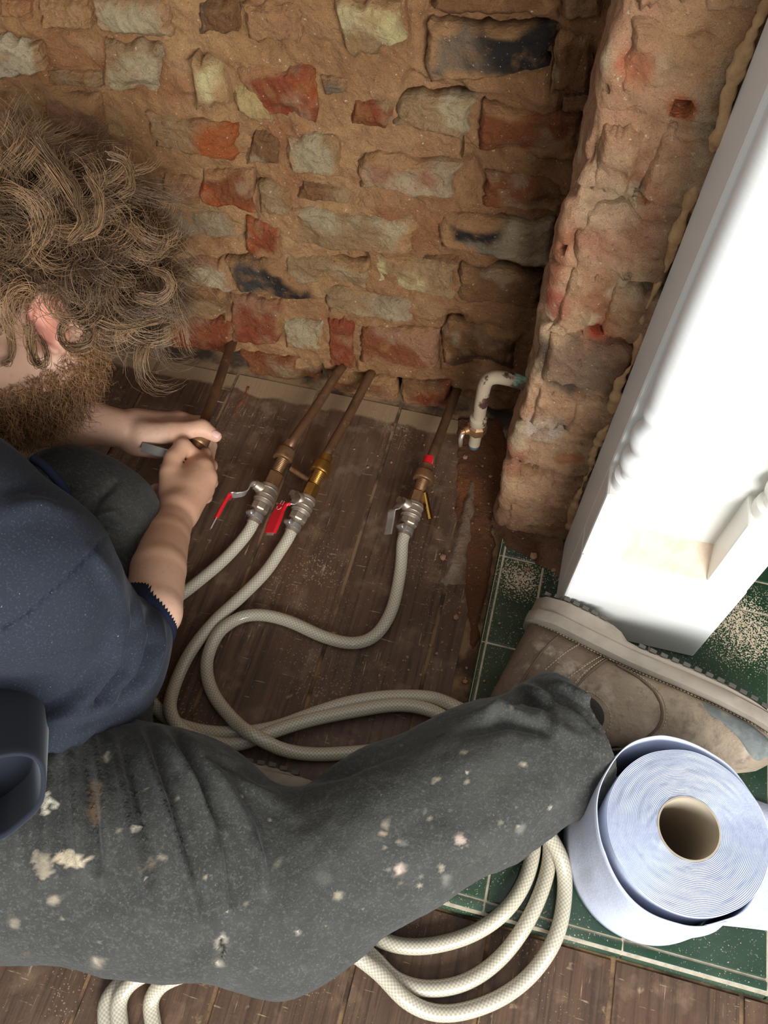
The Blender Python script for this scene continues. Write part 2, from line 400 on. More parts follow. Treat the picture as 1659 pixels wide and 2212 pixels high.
HOLES = []     # (x, z, radius, depth) drilled or broken pits on the chimney breast front
for (hx, hy, hr, hd) in [(1475,234,.0085,.03),(1385,434,.0075,.035),(1286,714,.0085,.016),(1210,926,.007,.014),(1162,1006,.006,.012),(1145,1132,.006,.016),
                         (1300,196,.004,.008),(1352,590,.004,.008),(1205,540,.005,.008)]:
    p = PY(hx, hy, PYF); HOLES.append((p[0], p[2], hr, hd))
def pits(s, z):
    o = 0
    for (hx, hz, hr, hd) in HOLES:
        d = np.hypot(s-hx, (z-hz)*1.25); o = o + min(0.042, hd*2.3)*(1-smooth(d, hr*0.62, hr*1.05))
    return o
def brick_mesh(name, quad, ca, cb, prot, to3, mt, parent, seed, n=40, k=22, mode=None, pit=False, back=0.028, colf=None):
    q = np.array(quad, float)
    u, v = np.meshgrid(np.linspace(0, 1, n), np.linspace(0, 1, k), indexing='ij')
    # ragged outline
    ju = fbm(np.stack([v*4+seed, u*0+seed*1.7, u*0+0.3], -1), 3, seed)*0.10
    jv = fbm(np.stack([u*5+seed, u*0+seed*2.3, u*0+5.1], -1), 3, seed+3)*0.16
    uu = u+ju*(np.abs(u-.5)*2)**2; vv = v+jv*(np.abs(v-.5)*2)**2
    s = ((1-uu)*(1-vv))[..., None]*q[0]+(uu*(1-vv))[..., None]*q[1]+(uu*vv)[..., None]*q[2]+((1-uu)*vv)[..., None]*q[3]
    wlen = np.linalg.norm(q[1]-q[0]); hlen = np.linalg.norm(q[3]-q[0])
    ed = np.minimum(np.minimum(u, 1-u)*wlen, np.minimum(v, 1-v)*hlen)
    P3 = np.stack([s[..., 0], s[..., 1], s[..., 0]*0+seed], -1)
    h = prot-0.009*(1-smooth(ed, 0.0, 0.007))**1.3
    h = h+fbm(P3*20, 4, 5)*0.0055+fbm(P3*70, 3, 9)*0.0035+fbm(P3*190, 2, 10)*0.0018
    ch = fbm(P3*11+7.7, 2, 21); h = h-0.010*smooth(ch, 0.28, 0.5)        # spalled hollows
    if pit: h = h-pits(PX0+s[..., 0], s[..., 1])
    t = fbm(P3*16+3.1, 4, 31)
    if mode == 'right': mix = smooth(u+t*0.35, 0.5, 0.75)
    elif mode == 'left': mix = 1-smooth(u+t*0.3, 0.42, 0.6)
    else: mix = smooth(t, 0.02, 0.3)
    col = ca*(1-mix[..., None])+cb*mix[..., None]
    lime = smooth(fbm(P3*26+1.3, 4, 77), 0.12, 0.45)*0.35; col = col*(1-lime[..., None])+C8(190,168,132)*lime[..., None]
    ms = smooth(fbm(P3*12+11.3, 4, 55)-ed*20+0.14, 0.0, 0.25)*0.85; col = col*(1-ms[..., None])+MORT*ms[..., None]
    if colf is not None: col = col*0.4+colf(s[..., 0], s[..., 1])*0.6
    V = to3(s[..., 0], s[..., 1], h).reshape(-1, 3); F = [tuple(f) for f in grid_faces(n, k)]
    cc = col.reshape(-1, 3)
    ring = [(i, 0) for i in range(n)]+[(n-1, j) for j in range(1, k)]+[(i, k-1) for i in range(n-2, -1, -1)]+[(0, j) for j in range(k-2, 0, -1)]
    rid = [i*k+j for i, j in ring]; base = len(V)
    bs = to3(np.array([s[i, j, 0] for i, j in ring]), np.array([s[i, j, 1] for i, j in ring]), np.full(len(ring), -back))
    V = np.vstack([V, bs]); cc = np.vstack([cc, cc[rid]*0.9]); L = len(ring)
    for a in range(L): F.append((rid[a], base+a, base+(a+1) % L, rid[(a+1) % L]))
    F.append(tuple(base+a for a in range(L)))
    o = mesh_np(name, V, F, mt, parent, True, col=cc)
    bm = bmesh.new(); bm.from_mesh(o.data); bmesh.ops.recalc_face_normals(bm, faces=bm.faces); bm.to_mesh(o.data); bm.free()
    return o

def bed_wall(name, s0, s1, z0, z1, step, to3, colfun, hfun, mt):
    ns = int((s1-s0)/step)+1; nz = int((z1-z0)/step)+1
    s, z = np.meshgrid(np.linspace(s0, s1, ns), np.linspace(z0, z1, nz), indexing='ij')
    h = hfun(s, z); col = colfun(s, z)
    V = to3(s, z, h).reshape(-1, 3); cc = col.reshape(-1, 3); F = grid_faces(ns, nz, True)
    # a solid body behind the face
    ring = [(i, 0) for i in range(ns)]+[(ns-1, j) for j in range(1, nz)]+[(i, nz-1) for i in range(ns-2, -1, -1)]+[(0, j) for j in range(nz-2, 0, -1)]
    rid = np.array([i*nz+j for i, j in ring]); L = len(ring); b0 = len(V)
    bs = to3(s.ravel()[rid], z.ravel()[rid], np.full(L, -0.10)); V = np.vstack([V, bs]); cc = np.vstack([cc, cc[rid]])
    a = np.arange(L); F = np.vstack([F, np.stack([rid[a], rid[(a+1) % L], b0+(a+1) % L, b0+a], 1)])
    return mesh_np(name, V, F, mt, None, True, col=cc)
def back3(s, z, h): return np.stack([s, WY-h, z], -1)
def bed_h(s, z):
    P = np.stack([s, z, s*0], -1)
    h = -0.0045+fbm(P*9, 4, 41)*0.010+fbm(P*34, 4, 43)*0.008
    h = h-0.016*smooth(fbm(P*13+4.4, 3, 47), 0.3, 0.55)
    h = h+fbm(P*150, 2, 44)*0.0022
    Q = np.stack([s.ravel(), z.ravel()], 1); msk = smooth(fbm(P*7+21.0, 3, 46), -0.05, 0.30)
    for q in WQ:                                      # raked joints and cracks round the bricks
        lo = np.min(q, 0)-0.02; hi = np.max(q, 0)+0.02; sel = ((Q > lo) & (Q < hi)).all(1)
        if not sel.any(): continue
        d, _, _ = seg_dist(Q[sel], list(q)+[q[0]]); ins = in_poly(Q[sel], q)
        mm = msk.reshape(-1)[sel]; hh = h.reshape(-1)
        hh[sel] = hh[sel]-(np.where(ins, 0.004*smooth(d, 0.0, 0.012), 0)+np.exp(-(d/0.0045)**2)*0.014*mm)
    h = h-0.030*(1-smooth(z+fbm(P*8+2, 2, 49)*0.02, 0.012, 0.034))        # broken gap along the floor
    return h
def bed_c(s, z):
    P = np.stack([s, z, s*0], -1)
    a = smooth(fbm(P*7, 4, 61), -0.1, 0.4)[..., None]; b = smooth(fbm(P*12+9, 4, 63), 0.15, 0.5)[..., None]
    c = MORT*(1-a)+C8(182,138,94)*a; c = c*(1-0.5*b)+0.5*b*C8(142,84,52)
    d = smooth(fbm(P*19+2, 4, 65), 0.3, 0.55)[..., None]; c = c*(1-0.45*d)+0.45*d*C8(186,152,106)
    low = smooth(s, -0.45, 0.0)*0.5*(1-smooth(z, 0.30, 0.75)*0.3); c = c*(1-low[..., None])+C8(122,78,52)*low[..., None]   # darker red-brown towards the right end, strongest low down
    return c
WQ = [[(p[0], p[2]) for p in (PY(a, b, WY) for a, b in q)] for q, _, _, _ in BK]
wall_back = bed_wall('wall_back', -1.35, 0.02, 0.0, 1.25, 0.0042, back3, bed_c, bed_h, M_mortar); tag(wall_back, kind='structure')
for i, (q, ca, cb, pr) in enumerate(BK):
    quad = [(p[0], p[2]) for p in (PY(a, b, WY) for a, b in q)]
    mode = 'left' if cb == 'coalL' else ('right' if cb in ('coal', 'or2') else None)
    cbv = PAL[cb] if cb else PAL['tan']
    brick_mesh('brick', quad, PAL[ca], cbv, pr*0.0008+0.001, back3, M_brick, wall_back, i+1, mode=mode)
# the rest of the wall beyond the frame: regular worn courses
seed = 200
for r in range(15):
    z0 = 0.03+r*0.081; x = -1.34+(0.06 if r % 2 else 0)
    while x < 0.0:
        wd = 0.205 if random.random() < 0.6 else 0.10
        x1 = min(x+wd, 0.0); cxp = proj(np.array([(x+x1)/2, WY, z0+0.035]))
        seen = cxp[0] > -40 and cxp[1] > -150 and (x+x1)/2 > -0.74
        if x1-x > 0.05 and not seen:
            ca, cb = random.choice([('tan','pale'),('pink','tan'),('redb','or'),('pgrey','tan'),('brown','tan'),('pale','yel')])
            brick_mesh('brick', [(x, z0+.068), (x1-.012, z0+.066), (x1-.012, z0), (x, z0+.002)], PAL[ca], PAL[cb], 0.006, back3, M_brick, wall_back, seed, n=14, k=8); seed += 1
        x = x1+0.012 if x1 < 0 else 1
# two pale lumps of old plaster stuck to the wall
for i, q in enumerate([[(412,118),(470,128),(505,208),(430,226)], [(500,192),(552,184),(588,264),(516,236)]]):
    quad = [(p[0], p[2]) for p in (PY(a, b, WY) for a, b in q)]
    brick_mesh('plaster_lump', quad, C8(206,184,132), C8(180,150,100), 0.014, back3, M_brick, wall_back, 500+i, n=18, k=14)

# ---- chimney breast (brick pier on the right)
def pier3(s, z, h):
    # s runs along the perimeter: s<0 = left side going back, s>=0 = front face going right; the arris is rounded
    r = 0.016; s = np.asarray(s, float); h = np.asarray(h, float)
    x = np.where(s >= 0, PX0+s, PX0); y = np.where(s >= 0, PYF, PYF-s)
    nx = np.where(s >= 0, 0.0, -1.0); ny = np.where(s >= 0, -1.0, 0.0)
    t = np.clip((s+r)/(2*r), 0, 1); k = (s > -r) & (s < r); a = t*math.pi/2
    x = np.where(k, PX0+r-r*np.cos(a), x); y = np.where(k, PYF+r-r*np.sin(a), y)
    nx = np.where(k, -np.cos(a), nx); ny = np.where(k, -np.sin(a), ny)
    return np.stack([x+nx*h, y+ny*h, z+0*s], -1)
def pier_h(s, z):
    P = np.stack([s, z, s*0+3.0], -1)
    cz = np.abs(((z-0.012)/0.0815) % 1.0-0.5)*2           # 1 at a bed joint
    h = fbm(P*10, 4, 81)*0.012+fbm(P*38, 4, 83)*0.006-0.008*smooth(cz+fbm(P*12, 2, 85)*0.3, 0.86, 1.0)
    h = h-0.010*smooth(fbm(P*16+4.4, 3, 87), 0.28, 0.55)-pits(PX0+s, z)*(s > 0)
    return h
def pier_c(s, z):
    P = np.stack([s, z, s*0+3.0], -1)
    a = smooth(fbm(P*8, 4, 91), -0.2, 0.35)[..., None]; c = C8(190,142,106)*(1-a)+C8(208,168,128)*a
    b = smooth(fbm(P*15+7, 4, 93), 0.2, 0.45)[..., None]; c = c*(1-.7*b)+.7*b*C8(158,86,58)
    d = smooth(fbm(P*20+1, 4, 95), 0.25, 0.5)[..., None]; c = c*(1-.7*d)+.7*d*C8(206,184,146)
    for (hx, hy, r, cc, am) in [(1255,800,.045,(66,54,50),.9),(1290,720,.014,(176,66,40),.9),(1230,985,.022,(190,92,44),.9),(1172,925,.03,(206,188,166),.7),(1190,655,.02,(160,70,56),.7),
                            (1385,150,.02,(186,84,52),.7),(1340,520,.035,(160,80,64),.6),(1110,1010,.03,(140,76,56),.5),(1560,40,.05,(196,150,104),.6),(1310,420,.04,(196,168,132),.6),(1478,238,.014,(186,100,56),.9),(1388,442,.012,(190,104,62),.9)]:
        p = PY(hx, hy, PYF); dd = np.hypot((PX0+s-p[0])*(0.55 if r == .045 else 1), z-p[2])/r+fbm(P*30+r*99, 4, 97)*0.7
        k = (am*(1-smooth(dd, 0.55, 1.0)))[..., None]; c = c*(1-k)+C8(*cc)*k
    e = (0.55*(1-smooth(z, 0.0, 0.16)))[..., None]; c = c*(1-e)+C8(116,74,50)*e       # colour turns darker brown towards the floor
    return c
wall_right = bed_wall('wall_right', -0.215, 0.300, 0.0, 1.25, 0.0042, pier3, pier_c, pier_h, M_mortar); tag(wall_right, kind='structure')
sd = 700
for r in range(15):
    z0 = 0.016+r*0.0815
    cuts = [0.004, 0.112] if r % 2 == 0 else [0.003, 0.056, 0.125]
    for a, b in zip(cuts[:-1], cuts[1:]):
        ca, cb = random.choice([('pink','tan'),('tan','pale'),('pink','redb'),('pgrey','pink')])
        pc = lambda k: PAL[k]*0.5+C8(200,154,118)*0.6
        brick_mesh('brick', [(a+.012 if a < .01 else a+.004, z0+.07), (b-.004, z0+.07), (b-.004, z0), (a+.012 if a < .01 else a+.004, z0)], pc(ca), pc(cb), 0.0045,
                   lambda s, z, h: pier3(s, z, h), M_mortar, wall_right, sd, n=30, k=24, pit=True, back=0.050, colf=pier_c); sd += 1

# ---- boarded floor
def board_extra(nt, b, tc, cur, prev):
    N = nt.nodes; L = nt.links
    # bare, paler strip where a skirting board used to cover the boards (by distance from the wall)
    sp = N.new('ShaderNodeSeparateXYZ'); L.new(tc.outputs['Object'], sp.inputs[0])
    nz = N.new('ShaderNodeTexNoise'); nz.inputs['Scale'].default_value = 25; L.new(tc.outputs['Object'], nz.inputs['Vector'])
    ma = N.new('ShaderNodeMath'); ma.operation = 'MULTIPLY_ADD'; L.new(nz.outputs[0], ma.inputs[0]); ma.inputs[1].default_value = 0.03; L.new(sp.outputs[1], ma.inputs[2])
    mr = N.new('ShaderNodeMapRange'); L.new(ma.outputs[0], mr.inputs[0]); mr.inputs[1].default_value = 0.824; mr.inputs[2].default_value = 0.830
    mr.inputs[4].default_value = 0.8
    mx = N.new('ShaderNodeMix'); mx.data_type = 'RGBA'; L.new(mr.outputs[0], mx.inputs[0]); L.new(cur, mx.inputs[6]); mx.inputs[7].default_value = (*C8(150,122,92), 1)
    # scattered sawdust specks and scratches
    vo = N.new('ShaderNodeTexVoronoi'); vo.inputs['Scale'].default_value = 260; L.new(tc.outputs['Object'], vo.inputs['Vector'])
    n2 = N.new('ShaderNodeTexNoise'); n2.inputs['Scale'].default_value = 7; n2.inputs['Detail'].default_value = 5; L.new(tc.outputs['Object'], n2.inputs['Vector'])
    m1 = N.new('ShaderNodeMapRange'); L.new(n2.outputs[0], m1.inputs[0]); m1.inputs[1].default_value = 0.42; m1.inputs[2].default_value = 0.68; m1.inputs[4].default_value = 0.34
    lt = N.new('ShaderNodeMath'); lt.operation = 'LESS_THAN'; L.new(vo.outputs['Distance'], lt.inputs[0]); L.new(m1.outputs[0], lt.inputs[1])
    mm = N.new('ShaderNodeMath'); mm.operation = 'MULTIPLY'; L.new(lt.outputs[0], mm.inputs[0]); mm.inputs[1].default_value = 0.55
    m2 = N.new('ShaderNodeMix'); m2.data_type = 'RGBA'; L.new(mm.outputs[0], m2.inputs[0]); L.new(mx.outputs[2], m2.inputs[6]); m2.inputs[7].default_value = (*C8(176,148,112), 1)
    L.new(m2.outputs[2], b.inputs['Base Color'])
    rr = N.new('ShaderNodeMapRange'); L.new(n2.outputs[0], rr.inputs[0]); rr.inputs[3].default_value = 0.34; rr.inputs[4].default_value = 0.7; L.new(rr.outputs[0], b.inputs['Roughness'])
M_board = material('dark_stained_floorboard', col=C8(84,62,47), rough=0.5, spec=0.4,
    noises=[((90, 5, 1), 6, 0.42, 0.7, C8(112,84,62), 0.6), ((160, 4, 1), 5, 0.5, 0.62, C8(56,40,30), 0.6), (9, 6, 0.5, 0.72, C8(122,98,78), 0.5), (60, 6, 0.64, 0.72, C8(170,142,110), 0.5), (22, 8, 0.54, 0.68, C8(140,112,88), 0.5), (5, 6, 0.5, 0.7, C8(112,72,50), 0.5), ((26, 240, 1), 3, 0.66, 0.71, C8(176,150,122), 0.75), ((300, 16, 1), 3, 0.66, 0.72, C8(180,154,124), 0.7)],
    bumps=[((180, 6, 1), 6, 0.5, 0.002), (90, 8, 0.25, 0.002)], extra=board_extra)
M_gap = material('dusty_floor_gap', col=C8(132,102,72), rough=0.95, noises=[(18, 5, 0.45, 0.6, C8(60,44,32), 0.9)], bumps=[(120, 5, 0.4, 0.003)])
floor = box('floor', (-1.6, -0.9, -0.05), (1.3, 1.0, -0.0016), M_gap); tag(floor, kind='structure')
BX0, BP = -0.174*1.05, 0.142
def board(x0, x1, y0, y1):
    bm = bmesh.new(); bmesh.ops.create_cube(bm, size=1.0)
    for v in bm.verts: v.co = Vector((x0+(v.co.x+.5)*(x1-x0), y0+(v.co.y+.5)*(y1-y0), -0.03+(v.co.z+.5)*0.03))
    bmesh.ops.bevel(bm, geom=[e for e in bm.edges if all(v.co.z > -0.01 for v in e.verts)], offset=0.0018, segments=2, affect='EDGES')
    me = bpy.data.meshes.new('floorboard'); bm.to_mesh(me); bm.free()
    return newobj('floorboard', me, M_board, floor)
for k in range(-10, 10):
    xa, xb = BX0+k*BP, BX0+(k+1)*BP
    g = random.uniform(0.0007, 0.0013)
    if xa > 0.02: board(xa+g, xb-g, -0.9, 0.127)
    elif xb > 0.02:  board(xa+g, xb-g, -0.9, 0.127); board(xa+g, 0.0, 0.121, 0.845)
    else: board(xa+g, xb-g, -0.9, 0.846+random.uniform(-.004, .004))
# rubble and mortar bed between the last board and the chimney breast
def patch(name, poly, z, mt, parent, bump, seed, colf, step=0.004):
    """thin uneven layer lying on the floor inside a polygon (x,y)"""
    poly = np.array(poly); lo = poly.min(0); hi = poly.max(0)
    nx = int((hi[0]-lo[0])/step)+2; ny = int((hi[1]-lo[1])/step)+2
    x, y = np.meshgrid(np.linspace(lo[0], hi[0], nx), np.linspace(lo[1], hi[1], ny), indexing='ij')
    Q = np.stack([x.ravel(), y.ravel()], 1); d, _, _ = seg_dist(Q, np.vstack([poly, poly[:1]])); ins = in_poly(Q, poly)
    sd_ = np.where(ins, d, -d).reshape(nx, ny); P = np.stack([x, y, x*0+seed], -1)
    e = smooth(sd_+fbm(P*40, 3, seed)*0.008, -0.002, 0.010)
    h = z+e*(bump+fbm(P*30, 4, seed+2)*bump*0.7)-0.006*(1-e)
    V = np.stack([x, y, h], -1).reshape(-1, 3); keep = (e > 0.001)
    F = grid_faces(nx, ny, True); kv = keep.ravel(); F = F[kv[F].any(1)]
    used = np.unique(F); mp = np.full(len(V), -1); mp[used] = np.arange(len(used))
    cc = colf(P, e).reshape(-1, 3)
    F = mp[F]; F = F[:, ::-1].copy(); n = normals(V[used], F)
    if n[:, 2].mean() < 0: F = F[:, ::-1].copy()
    return mesh_np(name, V[used], F, mt, parent, True, col=cc[used])
def pp(*pts, z=0.0): return [tuple(PZ(a, b, z)[:2]) for a, b in pts]
def c_red(P, e):
    a = smooth(fbm(P*14, 4, 3), -0.15, 0.35)[..., None]; return C8(124,82,56)*(1-a)+C8(150,90,58)*a
def c_pale(P, e):
    a = smooth(fbm(P*25, 4, 5), -0.1, 0.4)[..., None]; return C8(150,122,96)*(1-a)+C8(186,164,138)*a
patch('mortar_bed', pp((985,900),(1080,900),(1110,985),(1074,1150),(1064,1235),(1034,1400),(1016,1440),(1000,1330),(985,1200),(975,1040)), -0.001, M_mortar, floor, 0.0045, 11, c_red)
patch('plaster_strip', pp((1012,1036),(1030,1040),(1018,1160),(1004,1262),(948,1262),(968,1190)), 0.004, M_mortar, floor, 0.006, 13, c_pale)
patch('filler_strip', pp((534,830),(548,834),(505,912),(488,908)), 0.0, M_mortar, floor, 0.0018, 17, c_red)
patch('dust_heap', pp((1060,1130),(1225,1150),(1230,1290),(1165,1250),(1090,1200)), 0.0185, M_mortar, floor, 0.006, 19,
      lambda P, e: C8(108,76,56)*(1-smooth(fbm(P*20,4,7),0,.4)[..., None])+C8(150,112,84)*smooth(fbm(P*20,4,7),0,.4)[..., None])
# loose crumbs of mortar
M_crumb = material('mortar_crumb', col=C8(170,130,100), rough=0.95, noises=[(90, 4, 0.4, 0.7, C8(120,76,52), 0.7)])
def crumb_mesh(seed):
    rr = random.Random(seed); bm = bmesh.new(); bmesh.ops.create_icosphere(bm, subdivisions=1, radius=1.0)
    for v in bm.verts: v.co *= rr.uniform(0.6, 1.15); v.co.z *= 0.6
    me = bpy.data.meshes.new('mortar_crumb'); bm.to_mesh(me); bm.free(); me.materials.append(M_crumb); return me
crumbs = [crumb_mesh(i) for i in range(4)]
cr = [(956,1205,.006),(986,1335,.005),(1008,1462,.004),(1152,1205,.007),(1005,990,.005),(845,1000,.003),(1058,1032,.005),(795,1010,.003),(340,806,.004),(262,838,.003),(1042,1010,.004),
      (1140,1232,.004),(1195,1233,.004),(930,1395,.003),(880,1420,.003),(820,1460,.0025)]
for i in range(70):
    cr.append((random.gauss(960, 70), random.uniform(930, 1480), random.uniform(.0012, .0026)))
for i in range(40):
    cr.append((random.uniform(560, 1000), random.uniform(900, 1500), random.uniform(.001, .002)))
for (a, b, r) in cr:
    p = PZ(a, b, 0.0)
    if p[0] > 0.0: p = PZ(a, b, 0.02)
    if p[1] > 0.84 or (p[0] > -0.01 and p[1] > 0.62): continue
    zz = 0.0
    if p[0] > 0.02: zz = 0.0208
    o = bpy.data.objects.new('mortar_crumb', random.choice(crumbs)); COL.objects.link(o); o.location = (p[0], p[1], zz+r*0.4); o.scale = (r, r, r)
    o.rotation_euler = (0, 0, random.uniform(0, 6)); o.parent = floor
# ---- tiled hearth
def tile_extra(nt, b, tc, cur, prev):
    N = nt.nodes; L = nt.links
    ge = N.new('ShaderNodeNewGeometry')
    n2 = N.new('ShaderNodeTexNoise'); n2.inputs['Scale'].default_value = 6; n2.inputs['Detail'].default_value = 5; L.new(ge.outputs['Position'], n2.inputs['Vector'])
    n1 = N.new('ShaderNodeTexNoise'); n1.inputs['Scale'].default_value = 520; n1.inputs['Detail'].default_value = 3; L.new(ge.outputs['Position'], n1.inputs['Vector'])
    sp = N.new('ShaderNodeSeparateXYZ'); L.new(ge.outputs['Position'], sp.inputs[0])
    def blob(cx, cy, r0, r1):
        v = N.new('ShaderNodeVectorMath'); v.operation = 'DISTANCE'; L.new(ge.outputs['Position'], v.inputs[0]); v.inputs[1].default_value = (cx, cy, 0.02)
        mr = N.new('ShaderNodeMapRange'); L.new(v.outputs['Value'], mr.inputs[0]); mr.inputs[1].default_value = r1; mr.inputs[2].default_value = r0; return mr.outputs[0]
    acc = None
    for c in [(0.375, 0.575, .02, .085), (0.060, 0.57, .0, .05), (0.13, 0.615, .0, .06)]:
        o = blob(*c)
        if acc is None: acc = o
        else:
            mx = N.new('ShaderNodeMath'); mx.operation = 'MAXIMUM'; L.new(acc, mx.inputs[0]); L.new(o, mx.inputs[1]); acc = mx.outputs[0]
    ad = N.new('ShaderNodeMath'); ad.operation = 'MULTIPLY_ADD'; L.new(acc, ad.inputs[0]); ad.inputs[1].default_value = 0.26; L.new(n1.outputs[0], ad.inputs[2])
    a2 = N.new('ShaderNodeMath'); a2.operation = 'MULTIPLY_ADD'; L.new(n2.outputs[0], a2.inputs[0]); a2.inputs[1].default_value = 0.30; L.new(ad.outputs[0], a2.inputs[2])
    mr = N.new('ShaderNodeMapRange'); L.new(a2.outputs[0], mr.inputs[0]); mr.inputs[1].default_value = 0.80; mr.inputs[2].default_value = 0.90
    film = N.new('ShaderNodeMapRange'); L.new(n2.outputs[0], film.inputs[0]); film.inputs[1].default_value = 0.35; film.inputs[2].default_value = 0.75; film.inputs[4].default_value = 0.20
    mf = N.new('ShaderNodeMix'); mf.data_type = 'RGBA'; L.new(film.outputs[0], mf.inputs[0]); L.new(cur, mf.inputs[6]); mf.inputs[7].default_value = (*C8(150,160,140), 1)
    mx = N.new('ShaderNodeMix'); mx.data_type = 'RGBA'; L.new(mr.outputs[0], mx.inputs[0]); L.new(mf.outputs[2], mx.inputs[6]); mx.inputs[7].default_value = (*C8(206,186,158), 1)
    L.new(mx.outputs[2], b.inputs['Base Color'])
    ro = N.new('ShaderNodeMapRange'); L.new(mr.outputs[0], ro.inputs[0]); ro.inputs[3].default_value = 0.12; ro.inputs[4].default_value = 0.9
    L.new(ro.outputs[0], b.inputs['Roughness'])
M_tile = material('green_glazed_tile', col=C8(17,46,28), rough=0.12, spec=0.5, noises=[(4, 3, 0.4, 0.7, C8(30,66,42), 0.7), (30, 4, 0.55, 0.75, C8(12,34,20), 0.5)], bumps=[(14, 2, 0.05, 0.004)], extra=tile_extra)
M_grout = material('tile_grout', col=C8(196,182,156), rough=0.95, noises=[(60, 4, 0.45, 0.7, C8(140,120,94), 0.7)], bumps=[(200, 4, 0.3, 0.002)])
hearth = empty('hearth', (0.3, 0.37, 0)); tag(hearth, 'raised fireplace hearth of green glazed tiles with pale grout', 'hearth')
HZ = 0.020
box('grout_bed', (0.0245, 0.1315, 0.0005), (0.73, 0.648, HZ-0.0015), M_grout, hearth)
tx = [0.031, 0.089, 0.247, 0.405, 0.563, 0.721]; ty = [0.146, 0.304, 0.462, 0.600, 0.650]
for i in range(len(tx)-1):
    for j in range(len(ty)-1):
        box('tile', (tx[i]+.0014, ty[j]+.0014, 0.008), (tx[i+1]-.0014, ty[j+1]-.0014, HZ+random.uniform(-.0002, .0004)), M_tile, hearth, bev=0.0016)
box('grout_bed', (0.312, 0.6485, 0.0005), (0.73, 0.765, HZ-0.0015), M_grout, hearth)
for a_, b_ in ((0.318, 0.405), (0.405, 0.563), (0.563, 0.721)): box('tile', (a_+.0014, 0.6514, 0.008), (b_-.0014, 0.760, HZ), M_tile, hearth, bev=0.0016)
M_soot = material('sooty_fireback', col=C8(60,50,44), rough=0.95, noises=[(12, 6, 0.4, 0.7, C8(100,72,54), 0.7)], bumps=[(40, 8, 0.8, 0.01)])
tag(box('wall_fireback', (0.30, 0.77, 0.0), (0.85, 0.83, 1.25), M_soot), kind='structure')
def edge_tile(p0, p1, out):
    """bullnose edging strip: quarter-round section swept from p0 to p1; out = outward direction"""
    p0 = np.array(p0); p1 = np.array(p1); out = np.array(out); w_, hh = 0.016, HZ
    sec = [(0, 0.001), (0, hh)]+[(w_-0.012+0.012*math.sin(a), hh-0.012+0.012*math.cos(a)) for a in np.linspace(0, math.pi/2, 6)]+[(w_, 0.001)]
    V = [p+out*s+np.array([0, 0, z]) for p in (p0, p1) for s, z in sec]; n = len(sec)
    F = [(i, (i+1) % n, n+(i+1) % n, n+i) for i in range(n)]+[tuple(range(n))[::-1], tuple(range(n, 2*n))]
    o = mesh_np('edge_tile', V, F, M_tile, hearth, True); shade_auto(o, 50)
    bm = bmesh.new(); bm.from_mesh(o.data); bmesh.ops.recalc_face_normals(bm, faces=bm.faces); bm.to_mesh(o.data); bm.free()
for i in range(len(tx)-1): edge_tile((tx[i]+.0012, 0.1445, 0), (tx[i+1]-.0012, 0.1445, 0), (0, -1, 0))
for j in range(len(ty)-1): edge_tile((0.0295, ty[j]+.0012, 0), (0.0295, ty[j+1]-.0012, 0), (-0.45, 0, 0))
edge_tile((0.0226, 0.1445, 0), (0.0305, 0.1445, 0), (0, -1, 0))

# ---- white painted fire surround
M_paint = material('white_gloss_paint', col=C8(228,226,220), rough=0.28, spec=0.5, noises=[(3, 4, 0.5, 0.8, C8(226,214,190), 0.5)], bumps=[((30, 30, 260), 4, 0.12, 0.002)])
sur = empty('fireplace_surround', (0.22, 0.58, HZ)); tag(sur, 'white painted wooden fireplace surround leg with turned columns, against brick chimney breast', 'fireplace')
X0, X1 = 0.113, 0.3025; YF = 0.513; G = HZ+0.001
ZL, ZT = 0.213, 0.338
box('back_board', (X0, 0.552, G), (X1+.016, 0.646, 1.25), M_paint, sur, bev=0.004)
box('plinth', (X0, YF-0.003, G), (X1+0.002, 0.556, ZL), M_paint, sur, bev=0.003)
sw = 0.045
box('stile', (X0, YF, ZL), (X0+sw, 0.556, ZT), M_paint, sur, bev=0.003)
box('stile', (X1-sw, YF, ZL), (X1, 0.556, ZT), M_paint, sur, bev=0.003)
M_dusty = material('dusty_paint', col=C8(222,200,176), rough=0.9, noises=[(60, 5, 0.45, 0.7, C8(196,168,138), 0.6)])
V = [(X0+sw, YF+.002, ZL), (X1-sw, YF+.002, ZL), (X1-sw, 0.5535, ZL+.022), (X0+sw, 0.5535, ZL+.022), (X0+sw, 0.5535, ZL), (X1-sw, 0.5535, ZL)]
mesh_np('panel_bevel', V, [(0, 1, 2, 3), (3, 2, 5, 4), (0, 4, 5, 1), (0, 3, 4), (1, 5, 2)], M_dusty, sur, False)
def column(cx):
    prof = [(0, .0195), (.006, .0205), (.014, .0195), (.018, .0145), (.026, .014), (.032, .019), (.040, .0205), (.048, .019), (.053, .015), (.062, .0145), (.068, .0185), (.078, .0205), (.088, .0185),
            (.094, .0155), (.104, .015), (.112, .0168), (.118, .0185), (.124, .017), (.13, .017), (.17, .0195), (.24, .0205), (.5, .0195), (.9, .0175)]
    lathe('turned_column', (cx, 0.535, ZT), (cx, 0.535, 2), prof, M_paint, sur, n=28)
column(X0+sw/2); column(X1-sw/2)
box('inner_edging', (X1+.004, 0.536, G), (X1+.016, 0.553, 1.25), M_paint, sur, bev=0.003)
